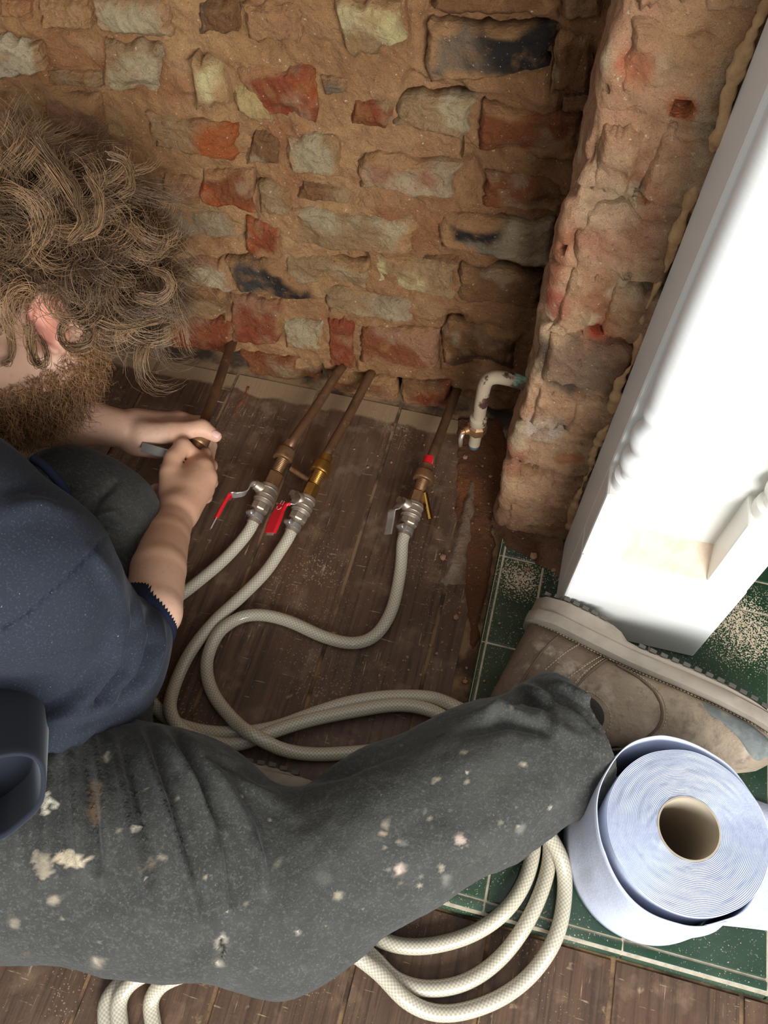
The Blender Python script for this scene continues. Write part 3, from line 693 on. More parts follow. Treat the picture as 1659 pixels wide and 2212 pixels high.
# yellowed filler squeezed out between surround and brick
M_caulk = material('old_plaster_filler', col=C8(182,146,102), rough=0.95, noises=[(40, 6, 0.42, 0.65, C8(150,110,74), 0.9)], bumps=[(60, 6, 0.6, 0.006)])
zz = np.linspace(0.06, 1.22, 260); C_ = np.stack([0.1085+0.004*vnoise(np.stack([zz*30, zz*0, zz*0], -1), 3), 0.646+0.003*vnoise(np.stack([zz*40, zz*0+3, zz*0], -1), 5), zz], -1)
R_ = 0.0035+0.008*np.clip(fbm(np.stack([zz*30, zz*0, zz*0+9], -1), 4, 8, 0.7), -0.35, 1)
tube('filler_bead', C_, R_, M_caulk, sur, n=9)

# ------------------------------------------------------------------ pipes, valves, hoses, paper roll
M_copper = material('tarnished_copper', col=C8(110,78,52), rough=0.5, metal=0.55, noises=[(30, 6, 0.42, 0.65, C8(80,56,40), 0.8), (90, 4, 0.6, 0.72, C8(150,124,90), 0.5)], bumps=[(150, 4, 0.1, 0.001)])
M_brass = material('brass', col=C8(176,132,66), rough=0.32, metal=0.9, noises=[(60, 4, 0.5, 0.75, C8(120,86,44), 0.6)])
M_bronze = material('dull_bronze_fitting', col=C8(150,112,76), rough=0.42, metal=0.7, noises=[(70, 4, 0.45, 0.7, C8(104,76,54), 0.7)])
M_brightbrass = material('polished_brass_pin', col=C8(206,166,84), rough=0.2, metal=1.0)
M_nickel = material('nickel_plate', col=C8(180,162,142), rough=0.42, metal=0.7, noises=[(50, 4, 0.5, 0.75, C8(112,98,86), 0.6)], bumps=[(90, 3, 0.05, 0.001)])
M_steel = material('bright_steel', col=C8(196,188,180), rough=0.35, metal=0.8, noises=[(40, 3, 0.5, 0.8, C8(140,132,124), 0.5)])
M_redplastic = material('red_plastic', col=C8(196,22,34), rough=0.35, spec=0.5, noises=[(40, 3, 0.6, 0.8, C8(150,40,40), 0.4)])
M_dark = material('dark_rubber', col=C8(40,36,34), rough=0.7)
M_print = material('white_print', col=C8(226,170,168), rough=0.6)
def hose_extra(nt, b, tc, cur, prev):
    N = nt.nodes; L = nt.links
    sp = N.new('ShaderNodeSeparateXYZ'); L.new(tc.outputs['UV'], sp.inputs[0])
    def strand(sign):
        a = N.new('ShaderNodeMath'); a.operation = 'MULTIPLY'; L.new(sp.outputs[1], a.inputs[0]); a.inputs[1].default_value = sign*200.0
        c = N.new('ShaderNodeMath'); c.operation = 'MULTIPLY_ADD'; L.new(sp.outputs[0], c.inputs[0]); c.inputs[1].default_value = 11.0; L.new(a.outputs[0], c.inputs[2])
        f = N.new('ShaderNodeMath'); f.operation = 'FRACT'; L.new(c.outputs[0], f.inputs[0])
        g = N.new('ShaderNodeMath'); g.operation = 'LESS_THAN'; L.new(f.outputs[0], g.inputs[0]); g.inputs[1].default_value = 0.42
        return g.outputs[0]
    mx = N.new('ShaderNodeMath'); mx.operation = 'ADD'; L.new(strand(1), mx.inputs[0]); L.new(strand(-1), mx.inputs[1])
    hf = N.new('ShaderNodeMath'); hf.operation = 'MULTIPLY'; L.new(mx.outputs[0], hf.inputs[0]); hf.inputs[1].default_value = 0.5
    cm = N.new('ShaderNodeMix'); cm.data_type = 'RGBA'; L.new(hf.outputs[0], cm.inputs[0]); L.new(cur, cm.inputs[6])
    br = N.new('ShaderNodeMix'); br.data_type = 'RGBA'; br.blend_type = 'MULTIPLY'; br.inputs[0].default_value = 1; L.new(cur, br.inputs[6]); br.inputs[7].default_value = (1.6, 1.62, 1.66, 1)
    L.new(br.outputs[2], cm.inputs[7]); L.new(cm.outputs[2], b.inputs['Base Color'])
    bp = N.new('ShaderNodeBump'); bp.inputs['Strength'].default_value = 0.25; bp.inputs['Distance'].default_value = 0.0006; L.new(hf.outputs[0], bp.inputs['Height']); L.new(bp.outputs[0], b.inputs['Normal'])
M_hose = material('braided_clear_hose', col=C8(168,158,138), rough=0.22, spec=0.5, sss=0.0, noises=[(5, 2, 0.4, 0.7, C8(176,164,138), 0.6)], coat=0.4, extra=hose_extra)
M_hose_y = material('yellowed_braided_hose', col=C8(150,124,80), rough=0.28, spec=0.5, noises=[(5, 2, 0.4, 0.7, C8(160,138,96), 0.6)], coat=0.3, extra=hose_extra)

def pipe_run(label, w_px, e_px, ez, r=0.0075):
    a = PY(*w_px, WY-0.004); a[1] += 0.02; e = PZ(*e_px, ez)
    pts = [a+(e-a)*t+np.array([0, 0, 0.0015*math.sin(t*9)]) for t in np.linspace(0, 1, 10)]
    o = tube('copper_pipe', pts, r, M_copper, None, n=14); tag(o, label, 'pipe', 'copper pipes coming out of the wall'); return a, e
def valve(name, label, p_union, p_hose, z0, z1, lever, up_hint, brass, pin=None, tape=False):
    """union, threaded tail, hexagon, ball valve with lever, hose tail with worm-drive clip"""
    A = PZ(*p_union, z0); B = PZ(*p_hose, z1); ax = nrm(B-A); Ltot = np.linalg.norm(B-A)
    t = empty(name, tuple(A)); tag(t, label, 'valve', 'drain valves on the copper pipes')
    k = Ltot/0.118
    P = lambda s: A+ax*s*k
    mu = M_brass if brass else M_bronze
    def sec(nm, s, prof, mt, **kw): return lathe(nm, P(s), P(s)+ax, [(q*k, r) for q, r in prof], mt, t, **kw)
    sec('collar', -0.030, [(0, .0085), (.001, .0098), (.014, .0105), (.016, .0105)], mu)
    sec('union_nut', -0.016, [(0, .0110), (.003, .0145), (.017, .0158), (.020, .0158), (.0215, .0150), (.0215, .0122)], mu, n=26)
    th = [(0, .0092)]
    for i in range(9): th += [(.002+i*.0027, .0094), (.0032+i*.0027, .0084), (.0042+i*.0027, .0094)]
    sec('threaded_tail', 0.004, th, mu, n=18)
    sec('hexagon', 0.030, [(0, .0105), (.002, .0122), (.022, .0122), (.024, .0110)], mu, ngon=6)
    body = sec('valve_body', 0.053, [(0, .0112), (.002, .0138), (.006, .0146), (.008, .0140), (.011, .0138), (.018, .0146), (.026, .0146), (.033, .0135), (.035, .0128)], M_nickel, n=24)
    for s in (0.060, 0.072, 0.080):
        V, F = lathe_geo(P(s), P(s)+ax, [(0, .0146), (.001, .0154), (.0022, .0154), (.0032, .0146)], 24); mesh_np('ridge', V, F, M_nickel, body)
    sec('end_hexagon', 0.087, [(0, .0120), (.002, .0140), (.011, .0140), (.013, .0125)], M_nickel, ngon=8)
    sec('hose_tail', 0.099, [(0, .0098), (.022, .0098)], M_nickel)
    clip = sec('hose_clip', 0.106, [(0, .0108), (0.0005, .0114), (.0085, .0114), (.009, .0108)], M_steel, n=24)
    up = nrm(np.array(up_hint)-ax*(np.array(up_hint)@ax)); sd = np.cross(ax, up)
    q = P(0.1105)+up*0.0135
    V, F = lathe_geo(q-sd*0.007, q+sd, [(0, .0036), (.001, .0042), (.011, .0042), (.012, .0036)], 12); mesh_np('clip_screw', V, F, M_steel, clip)
    for i in range(7):
        a_ = (-0.9+i*0.22); n_ = math.cos(a_)*up-math.sin(a_)*sd; c_ = P(0.1105)+n_*0.0116
        bx = box('clip_slot', (-0.0006, -0.0026, -0.0003), (0.0006, 0.0026, 0.0003), M_dark, clip)
        bx.matrix_local = Matrix.Translation(Vector(c_)-parent_offset(clip)) @ Matrix((tuple(np.cross(ax, n_)), tuple(ax), tuple(n_))).transposed().to_4x4()
    # stem and lever
    so = P(0.066); st = nrm(np.array(lever['stem']))
    st = nrm(st-ax*(st@ax)*0.6)
    lathe('stem', so+st*0.008, so+st, [(0, .0095), (.008, .0092), (.010, .0078), (.016, .0074), (.0165, .004), (.020, .004)], M_nickel, t, n=18)
    top = so+st*0.0255
    lathe('stem_nut', top+st*0.0012, top+st, [(0, .0052), (.0045, .0052)], M_nickel, t, ngon=6)
    pts = [top+sum(np.array(v)*c for v, c in zip((ax, st, np.cross(ax, st)), q)) for q in lever['path']]
    if 'abs' in lever: pts = [top-st*0.001]+[PZ(*q) for q in lever['abs']]
    def strap(nm, C, wd, th_, mt, par):
        C = catmull(C, 6) if len(C) > 2 else np.array(C); V = []; n = len(C)
        T = np.gradient(C, axis=0); T /= np.linalg.norm(T, axis=1)[:, None]
        wdir = lever['wide'](ax, st)
        for i in range(n):
            wv = nrm(wdir-T[i]*(wdir@T[i])); nv = np.cross(T[i], wv); ww = wd(i/(n-1)) if callable(wd) else wd
            for (a_, b_) in ((-1, -.6), (-.8, -1), (.8, -1), (1, -.6), (1, .6), (.8, 1), (-.8, 1), (-1, .6)): V.append(C[i]+wv*ww*a_+nv*th_*b_)
        F = [(i*8+j, i*8+(j+1) % 8, (i+1)*8+(j+1) % 8, (i+1)*8+j) for i in range(n-1) for j in range(8)]+[tuple(range(8))[::-1], tuple((n-1)*8+j for j in range(8))]
        o = mesh_np(nm, V, F, mt, par, False)
        bm = bmesh.new(); bm.from_mesh(o.data); bmesh.ops.recalc_face_normals(bm, faces=bm.faces); bm.to_mesh(o.data); bm.free(); return o, C
    lv, CC = strap('lever', pts, lever.get('w', .0062), 0.0011, M_steel, t)
    if lever.get('sleeve'):
        i0 = int(len(CC)*lever['s0']); sub = CC[i0:]
        if lever.get('tip', 0): sub = sub[:-lever['tip']]
        sl, SC = strap('lever_sleeve', sub[::3] if len(sub) > 8 else sub, lever['sw'], 0.0026, M_redplastic, lv)
        if lever.get('print'):
            wv = nrm(lever['wide'](ax, st)); tq = nrm(SC[-1]-SC[0]); wv = nrm(wv-tq*(wv@tq)); nv = np.cross(tq, wv)
            if nv@(CAM-SC[0]) < 0: nv = -nv
            base = SC[int(len(SC)*0.30)]+nv*0.0030
            arc = [base+tq*0.004*math.cos(a)+wv*0.004*math.sin(a)+tq*0.004 for a in np.linspace(-1.9, 1.9, 10)]
            tube('lever_print', arc, 0.0004, M_print, lv, n=4)
            for s_, dx in ((-1, -.0022), (1, .0024)):
                for i in range(4):
                    p0 = base+tq*(-0.007+i*0.0019)+wv*dx
                    tube('lever_print', [p0-wv*0.0011, p0+wv*0.0011+tq*0.0004*s_], 0.00035, M_print, lv, n=4)
    if pin is not None:
        d = nrm(PZ(*pin[1], pin[2])-PZ(*pin[0], z0)); p0 = PZ(*pin[0], z0); L_ = np.linalg.norm(PZ(*pin[1], pin[2])-p0)
        lathe('pin', p0, p0+d, [(0, .0042), (L_-.003, .0042), (L_-.0026, .0047), (L_-.0005, .0047), (L_, .004)], M_brightbrass if tape else M_bronze, t, n=14)
    if tape: sec('red_tape', -0.046, [(0, .0078), (.0003, .0092), (.016, .0092), (.0163, .0078)], M_redplastic)
    return P(0.109), ax, t

pipe_run('dusty pipe leaving the wall under the curly hair, far left', (252, 700), (128, 840), 0.035)
pipe_run('copper pipe running from brick wall to the hands', (498, 745), (428, 950), 0.088)
pipe_run('copper pipe from wall ending in the valve with thin red lever', (740, 800), (620, 972), 0.036)
pipe_run('copper pipe from wall ending in brass valve with wide red lever', (802, 814), (698, 998), 0.036)
pipe_run('rightmost copper pipe ending in the valve with bare steel lever', (986, 852), (926, 1005), 0.036)

SU = np.array([-0.72, -0.05, 0.69])
lev1 = dict(stem=SU, path=[], abs=[(541, 1046, .062), (531, 1064, .062), (512, 1069, .063), (497, 1070, .063), (486, 1084, .062), (472, 1109, .060), (454, 1143, .056)],
            wide=lambda a, s: np.array([.45, .35, .82]), w=.0055, sleeve=True, s0=.54, sw=.0068, tip=2)
h1, a1, v1 = valve('ball_valve', 'ball valve with red-sleeved lever seen edge-on, second from left', (612, 988), (548, 1126), .033, .022, lev1, (-.5, .2, .8), False, pin=((628, 1012), (668, 1038), .030))
lev2 = dict(stem=nrm((-0.55, -0.1, 0.83)), path=[], abs=[(640, 1078, .064), (630, 1087, .064), (612, 1090, .067), (603, 1104, .067), (592, 1128, .065), (582, 1156, .062)],
            wide=lambda a, s: np.array([.86, -.1, .45]), w=.0065, sleeve=True, s0=.38, sw=lambda u: .0088+.0022*math.sin(max(0, u-.45)*5.2), print=True)
h2, a2, v2 = valve('ball_valve', 'brass-tailed ball valve with wide flat red lever handle', (692, 1016), (630, 1146), .033, .022, lev2, (-.5, .2, .8), True)
lev3 = dict(stem=nrm((-0.72, -0.05, 0.69)), path=[], abs=[(866, 1088, .060), (856, 1098, .060), (847, 1104, .060), (844, 1122, .057), (838, 1154, .054)],
            wide=lambda a, s: np.array([.80, .1, .55]), w=.0066)
h3, a3, v3 = valve('ball_valve', 'ball valve with bare grey steel lever and red tape, rightmost', (914, 1034), (874, 1154), .033, .022, lev3, (-.6, .2, .8), False, pin=((918, 1065), (929, 1122), .018), tape=True)
# the valve in the man's hands
h0, a0, v0 = valve('ball_valve', 'ball valve being tightened between both hands, leftmost', (430, 952), (352, 1092), .090, .062,
                   dict(stem=nrm((-0.9, 0.25, 0.25)), path=[], abs=[(398, 990, .100), (372, 984, .108), (340, 975, .112), (306, 965, .114)], wide=lambda a, s: np.array([.15, .75, .6]), w=.0068), (-.5, .2, .8), False)

# ---- hoses (image route + height above floor)
HR = 0.0088; HOSES = []
def hose(label, start, ax, route, mt=M_hose, r=HR):
    pts = [start, start+ax*0.02]
    for q in route:
        a, b = q[0], q[1]; z = q[2] if len(q) > 2 else None
        p = PZ(a, b, HR) if z is None else PZ(a, b, z)
        if z is None and p[0] > 0.005 and p[1] > 0.12: p = PZ(a, b, HZ+HR+0.0004)
        pts.append(p)
    C_ = catmull(pts, 9)
    # even spacing
    s = np.concatenate([[0], np.cumsum(np.linalg.norm(np.diff(C_, axis=0), axis=1))]); u = np.arange(0, s[-1], 0.006)
    C_ = np.stack([np.interp(u, s, C_[:, i]) for i in range(3)], 1)
    for _ in range(3): C_[1:-1] = C_[1:-1]*.5+(C_[:-2]+C_[2:])*.25
    R = np.full(len(C_), r)
    for it in range(3):                                   # lie over the hoses already on the floor
        need = C_[:, 2].copy()
        for D_ in HOSES:
            dx = np.linalg.norm(C_[:, None, :2]-D_[None, :, :2], axis=2); close = dx < 2.04*r
            up = np.where(close, D_[None, :, 2]+np.sqrt(np.maximum((2.04*r)**2-dx**2, 0)), -1); need = np.maximum(need, np.where(np.arange(len(C_)) > 6, up.max(1), -1))
        z = need.copy()
        for _ in range(6): z[1:-1] = z[1:-1]*.5+(z[:-2]+z[2:])*.25
        C_[:, 2] = np.maximum(z, need) if it == 2 else z
    for _ in range(2): C_[1:-1, 2] = C_[1:-1, 2]*.5+(C_[:-2, 2]+C_[2:, 2])*.25
    HOSES.append(C_.copy())
    o = tube_seam('hose', C_, R, mt, None, n=14); tag(o, label, 'hose', 'braided hoses on the floor'); return o
hose('white braided hose from second valve, curving left behind the sleeve', h1, a1, [(520,1172,.012),(478,1215),(436,1250),(398,1280),(330,1330),(270,1400),(272,1460),(322,1512),(368,1556),(430,1578),(510,1583),(590,1572),(680,1540),(760,1516),(850,1504),(930,1508),(985,1526),(1030,1556),
     (1090,1640),(1130,1730),(1152,1800),(1150,1850),(1130,1912),(1085,1974),(1010,2022),(920,2044),(850,2040),(790,2018),(640,1990),(420,2040),(290,2100),(230,2160),(228,2190),(232,2240),(250,2400)])
hose('white braided hose from wide red valve, sweeping in a broad bend', h2, a2, [(606,1190,.012),(572,1238),(520,1290),(462,1344),(410,1410),(376,1485),(372,1540),(392,1580),(440,1603,.013),(510,1608,.02),(580,1590,.013),(660,1566),(750,1544),(850,1528),(920,1535),(972,1556),
     (1060,1640),(1130,1720),(1176,1790),(1188,1832),(1178,1900),(1140,1990),(1080,2070),(1005,2122),(920,2136),(850,2114),(800,2064),(700,2010),(460,2060),(310,2110),(262,2160),(262,2190),(266,2240),(284,2400)])
hose('white braided hose from steel-lever valve, making an S bend', h3, a3, [(868,1200,.013),(862,1250),(846,1318),(812,1372),(764,1390),(700,1376),(624,1342),(560,1328),(510,1338),(466,1378),(446,1434),(456,1490),(490,1540,.014),(540,1588,.027),(600,1618,.018),(680,1630),(760,1626),
     (880,1620),(1010,1660),(1120,1740),(1188,1812,.048),(1215,1880),(1218,1950),(1198,2032),(1140,2112),(1060,2166),(960,2190),(880,2164),(806,2092),(700,2040),(500,2080),(370,2120),(326,2160),(328,2190),(334,2240),(350,2400)])
hose('yellowed braided hose held under the right hand', h0, a0, [(330,1108,.055),(285,1132,.050),(238,1156,.042),(180,1180,.03),(100,1240,.012),(0,1380)], M_hose_y)

# ---- old painted stub pipe with stop cock in the corner
M_oldpaint = material('flaking_paint_pipe', col=C8(150,132,108), rough=0.75, noises=[(42, 6, 0.56, 0.60, C8(64,34,22), 1.0), (110, 4, 0.5, 0.75, C8(150,122,92), 0.6)], bumps=[(60, 5, 0.4, 0.003)])
M_verd = material('verdigris_copper', col=C8(92,80,62), rough=0.7, noises=[(70, 5, 0.46, 0.6, C8(108,168,140), 0.9), (120, 4, 0.6, 0.7, C8(50,44,40), 0.8)], bumps=[(120, 5, 0.4, 0.002)])
yS = 0.738
st = empty('stub_pipe', (-0.04, yS, 0)); tag(st, 'old bent stub pipe with flaking cream paint and small stopcock in the corner', 'pipe')
E1 = PY(1062, 815, yS); E0 = np.array([PX0+0.02, yS+0.004, E1[2]+0.000]); Vt = E1+np.array([0.006, 0, 0])
def zpt(py_): return np.array([E1[0]-0.008, yS, PY(1040, py_, yS)[2]])
bend = [np.array([E1[0]+0.045, yS+.002, E1[2]-0.001]), np.array([E1[0]+0.022, yS, E1[2]+0.003]), E1+np.array([0.004, 0, 0.001]), np.array([E1[0]-0.006, yS, E1[2]-0.012]), zpt(858), zpt(912)]
tube('green_tail', [E0, bend[0], bend[0]*0.3+bend[1]*0.7], 0.0096, M_verd, st, n=14)
tube('painted_pipe', catmull(bend, 8), 0.0092, M_oldpaint, st, n=16)
zb = zpt(905)
lathe('joint_ring', zb+np.array([0, 0, .004]), zb-np.array([0, 0, 1]), [(0, .009), (.003, .0125), (.014, .0125), (.017, .010)], M_oldpaint, st)
lathe('cock_body', zb-np.array([0, 0, .012]), zb-np.array([0, 0, 1]), [(0, .011), (.003, .0145), (.016, .0145), (.022, .010)], M_bronze, st, ngon=8)
lathe('cock_spindle', zb+np.array([-0.008, -.004, -.02]), zb+np.array([-0.03, -.02, -.025]), [(0, .006), (.010, .006), (.011, .004), (.016, .004)], M_bronze, st, n=12)
tube('cock_lever', [zb+np.array([-.018, -.012, -.022]), zb+np.array([-.020, -.016, -.034]), zb+np.array([-.019, -.016, -.050])], 0.0034, M_nickel, st, n=8)
lathe('outlet', zb-np.array([0, 0, .032]), zb-np.array([0.01, 0.02, 1]), [(0, .009), (.026, .0085), (.0265, .0088)], M_oldpaint, st, n=14)
lathe('outlet_tip', zb-np.array([0.0004, 0.0006, .0585]), zb-np.array([0.01, 0.02, 1]), [(0, .0085), (.006, .0082), (.009, .006)], material('blue_grey_corrosion', col=C8(66,84,92), rough=0.7), st, n=14)

# ---- paper roll
M_paper = material('blue_white_paper', col=C8(204,209,226), rough=0.9, spec=0.1, noises=[(3, 3, 0.4, 0.7, C8(214,218,230), 0.7)], bumps=[(420, 2, 0.35, 0.0008), (18, 3, 0.25, 0.006)])
M_card = material('grey_card_core', col=C8(186,172,150), rough=0.85, noises=[(20, 3, 0.4, 0.7, C8(170,152,126), 0.5)])
RC = np.array([0.263, 0.2415]); RB = HZ+0.0008; RTP = 0.181
pr = empty('paper_roll', (RC[0], RC[1], RB)); tag(pr, 'standing roll of pale blue embossed paper towel on green tiles', 'paper roll')
def spiral(turns, r0, r1, per=90):
    n = int(turns*per); th = np.linspace(0, turns*2*math.pi, n); r = np.linspace(r0, r1, n); return th, r
# wound layers: top face is a spiral of thin ridges
nth, rings = 144, 34
V = []; F = []
for i in range(rings*3+1):
    f = i/(rings*3); r = 0.0315+f*(0.081-0.0315); ph = i % 3
    for j in range(nth):
        th = j*2*math.pi/nth; rr = r+0.0008*float(vnoise(np.array([math.cos(th)*3, math.sin(th)*3, i*.06]), 4))
        z = RTP-(0.0011 if ph == 1 else 0.0)+0.0005*float(vnoise(np.array([math.cos(th)*5, math.sin(th)*5, (i//3)*.35]), 6))-0.004*f*f
        V.append((RC[0]+rr*math.cos(th), RC[1]+rr*math.sin(th), z))
nr = rings*3+1
F += [(i*nth+j, i*nth+(j+1) % nth, (i+1)*nth+(j+1) % nth, (i+1)*nth+j) for i in range(nr-1) for j in range(nth)]
F = [f[::-1] for f in F]
b0 = len(V)
for z in (RTP-0.012, 0.10, RB):
    for j in range(nth):
        th = j*2*math.pi/nth; V.append((RC[0]+0.0813*math.cos(th), RC[1]+0.0813*math.sin(th), z))
last = (nr-1)*nth
for a, b in ((last, b0), (b0, b0+nth), (b0+nth, b0+2*nth)):
    F += [(a+j, a+(j+1) % nth, b+(j+1) % nth, b+j)[::-1] for j in range(nth)]
F.append(tuple(b0+2*nth+j for j in range(nth))[::-1])
o = mesh_np('wound_paper', V, F, M_paper, pr, True)
bm = bmesh.new(); bm.from_mesh(o.data); bmesh.ops.recalc_face_normals(bm, faces=bm.faces); bm.to_mesh(o.data); bm.free(); shade_auto(o, 35)
# core
V = []; n = 64
for (r, z) in ((.0318, RTP+.0005), (.0300, RTP+.0005), (.0300, RB+.002), (.0318, RB+.002)):
    for j in range(n): th = j*2*math.pi/n; V.append((RC[0]+r*math.cos(th), RC[1]+r*math.sin(th)*1.0, z))
F = [(i*n+j, i*n+(j+1) % n, ((i+1) % 4)*n+(j+1) % n, ((i+1) % 4)*n+j) for i in range(4) for j in range(n)]
o = mesh_np('core', V, F, M_card, pr, True); bm = bmesh.new(); bm.from_mesh(o.data); bmesh.ops.recalc_face_normals(bm, faces=bm.faces); bm.to_mesh(o.data); bm.free(); shade_auto(o, 40)
# loose outer sheet: starts tight, stands away on the wall side, ends in a flap lying on the tiles to the right
def rad(th):     # th in degrees, 0 = +x, counter-clockwise
    return np.interp(th, [-80, -40, 0, 40, 75, 110, 150, 180, 210, 240, 270, 300, 330, 360], [.0905, .086, .0835, .0835, .087, .0945, .0975, .0945, .090, .091, .091, .090, .0885, .0885])
ths = np.linspace(-75, 300, 150); zs = np.linspace(0, 1, 16); V = []
for t_ in ths:
    for f in zs:
        th = math.radians(t_); rr = rad(t_)+(1-f)*0.004+0.0022*float(vnoise(np.array([math.cos(th)*2.4, math.sin(th)*2.4, f*3]), 12))*(0.4+f)
        top = RTP+0.004*math.sin(math.radians(t_-60))+0.003*float(vnoise(np.array([t_*.03, 0, 1]), 2))-0.006
        V.append((RC[0]+rr*math.cos(th), RC[1]+rr*math.sin(th), RB+0.0005+f*(top-RB)))
o = mesh_np('loose_outer_sheet', V, grid_faces(150, 16), M_paper, pr, True)
sm = o.modifiers.new('thick', 'SOLIDIFY'); sm.thickness = 0.0012
V = []
for i in range(14):
    for j in range(8):
        a = i/13; b = j/7; x = RC[0]+0.078+a*0.13; y = RC[1]-0.055+b*0.16*(1-.25*a)+0.02*a
        V.append((x, y, RB+0.001+0.004*math.sin(a*5+b*2)**2+0.012*max(0, 0.35-a)))
o = mesh_np('trailing_sheet', V, grid_faces(14, 8), M_paper, pr, True); sm = o.modifiers.new('thick', 'SOLIDIFY'); sm.thickness = 0.0012

# ------------------------------------------------------------------ the man
man = empty('person', (-0.55, 0.20, 0.0))
tag(man, 'man with curly brown hair in navy sweatshirt sitting cross-legged, tightening a valve with both hands', 'person')
NOI = lambda V, s, o=4, sd=0: fbm(np.asarray(V)*s, o, sd)

# ---- body: head, neck, torso, arms and hands as one skin surface
U_ = nrm((-0.35, 0.50, 0.79)); F_ = np.array([-0.70, -0.60, -0.10]); F_ = nrm(F_-U_*(F_@U_)); L_ = np.cross(U_, F_)
HC = PT(105, 700, 0.905)-L_*0.086+U_*0.010+F_*0.008; HR3 = np.array([F_, L_, U_])
def hp(f, l, u): return HC+F_*f+L_*l+U_*u
Z = PZ
prims = []
add = prims.append
def chain(pts, rs, k=0.006, k0=None):
    for i in range(len(pts)-1): add(('c', pts[i], pts[i+1], rs[i], rs[i+1], (k0 if (k0 and i == 0) else k)))
# torso and neck
add(('c', (-0.60, 0.14, 0.17), (-0.56, 0.30, 0.35), 0.095, 0.075, 0.03))
add(('c', (-0.56, 0.30, 0.35), (-0.61, 0.42, 0.37), 0.075, 0.052, 0.03))
add(('c', (-0.61, 0.42, 0.37), tuple(hp(-0.005, 0, -0.045)), 0.052, 0.044, 0.03))
# skull and face
add(('e', hp(-0.008, 0, 0.036), HR3, (0.096, 0.076, 0.080), 0.03))
add(('e', hp(0.030, 0, -0.030), HR3, (0.066, 0.064, 0.085), 0.02))
add(('c', hp(-0.005, 0.055, -0.055), hp(0.075, 0.018, -0.105), 0.020, 0.018, 0.02))
add(('c', hp(-0.005, -0.055, -0.055), hp(0.075, -0.018, -0.105), 0.020, 0.018, 0.02))
add(('e', hp(0.078, 0, -0.100), HR3, (0.022, 0.028, 0.022), 0.02))
add(('c', hp(0.088, 0, 0.015), hp(0.113, 0, -0.028), 0.008, 0.0125, 0.010))                # nose
add(('c', hp(0.098, 0.012, -0.030), hp(0.098, -0.012, -0.030), 0.008, 0.008, 0.006))
add(('c', hp(0.080, 0.034, 0.022), hp(0.088, -0.034, 0.022), 0.010, 0.010, 0.014))          # brow
add(('-e', hp(0.093, 0.031, 0.004), HR3, (0.012, 0.015, 0.010), 0.012)); add(('-e', hp(0.093, -0.031, 0.004), HR3, (0.012, 0.015, 0.010), 0.012))
add(('c', hp(0.090, 0.020, -0.062), hp(0.094, -0.020, -0.062), 0.006, 0.006, 0.006))        # lips
add(('c', hp(0.089, 0.018, -0.073), hp(0.092, -0.018, -0.073), 0.0065, 0.0065, 0.003))
for s in (1, -1):                                                                             # ears
    e0 = hp(-0.008, s*0.074, -0.012)
    add(('e', e0, np.array([F_, L_*s, U_]), (0.019, 0.010, 0.032), 0.006))
    rim = [hp(-0.008+0.020*math.cos(a)-0.004, s*(0.084+0.004*math.cos(a*2)), -0.010+0.033*math.sin(a)) for a in np.linspace(-1.2, 3.6, 9)]
    chain(rim, [0.0042]*9, 0.004)
    add(('-e', hp(-0.003, s*0.086, -0.012), np.array([F_, L_*s, U_]), (0.010, 0.010, 0.017), 0.005))
# right arm (near), wrist and hand
elR = Z(235, 1415, 0.20); wrR = Z(380, 1112, 0.112)
add(('c', (-0.43, 0.25, 0.42), elR, 0.05, 0.045, 0.03))
add(('c', elR, Z(330, 1322, 0.186), 0.040, 0.0335, 0.006))
chain([Z(330, 1322, 0.186), Z(342, 1230, 0.160), Z(360, 1160, 0.132), wrR], [0.0335, 0.0335, 0.0290, 0.0250], 0.004)
KR = [Z(424, 992, .090), Z(440, 1008, .101), Z(449, 1032, .096), Z(443, 1060, .084)]
for k, q in enumerate(KR): add(('c', wrR+(q-wrR)*0.12, q, 0.0205, (0.0125, .0128, .0122, .0112)[k], 0.014))
add(('c', Z(400, 1060, .100), Z(425, 1030, .090), 0.022, 0.020, 0.014))
chain([KR[0], Z(442, 980, .074), Z(434, 988, .054), Z(418, 992, .050)], [.0108, .0098, .0090, .0082], 0.004, 0.008)
chain([KR[1], Z(455, 1006, .072), Z(444, 1014, .050), Z(422, 1018, .045)], [.0110, .0100, .0092, .0084], 0.004, 0.008)
chain([KR[2], Z(456, 1042, .062), Z(432, 1050, .042), Z(375, 1052, .042), Z(335, 1056, .047)], [.0108, .0098, .0090, .0086, .0080], 0.004, 0.008)
chain([KR[3], Z(445, 1074, .056), Z(420, 1082, .040), Z(372, 1082, .042), Z(336, 1083, .047)], [.0098, .0090, .0084, .0080, .0074], 0.004, 0.008)
chain([Z(368, 1085, .106), Z(367, 1022, .114), Z(374, 990, .116), Z(395, 964, .113), Z(418, 980, .098)], [.018, .0145, .0128, .0122, .0098], 0.003, 0.014)
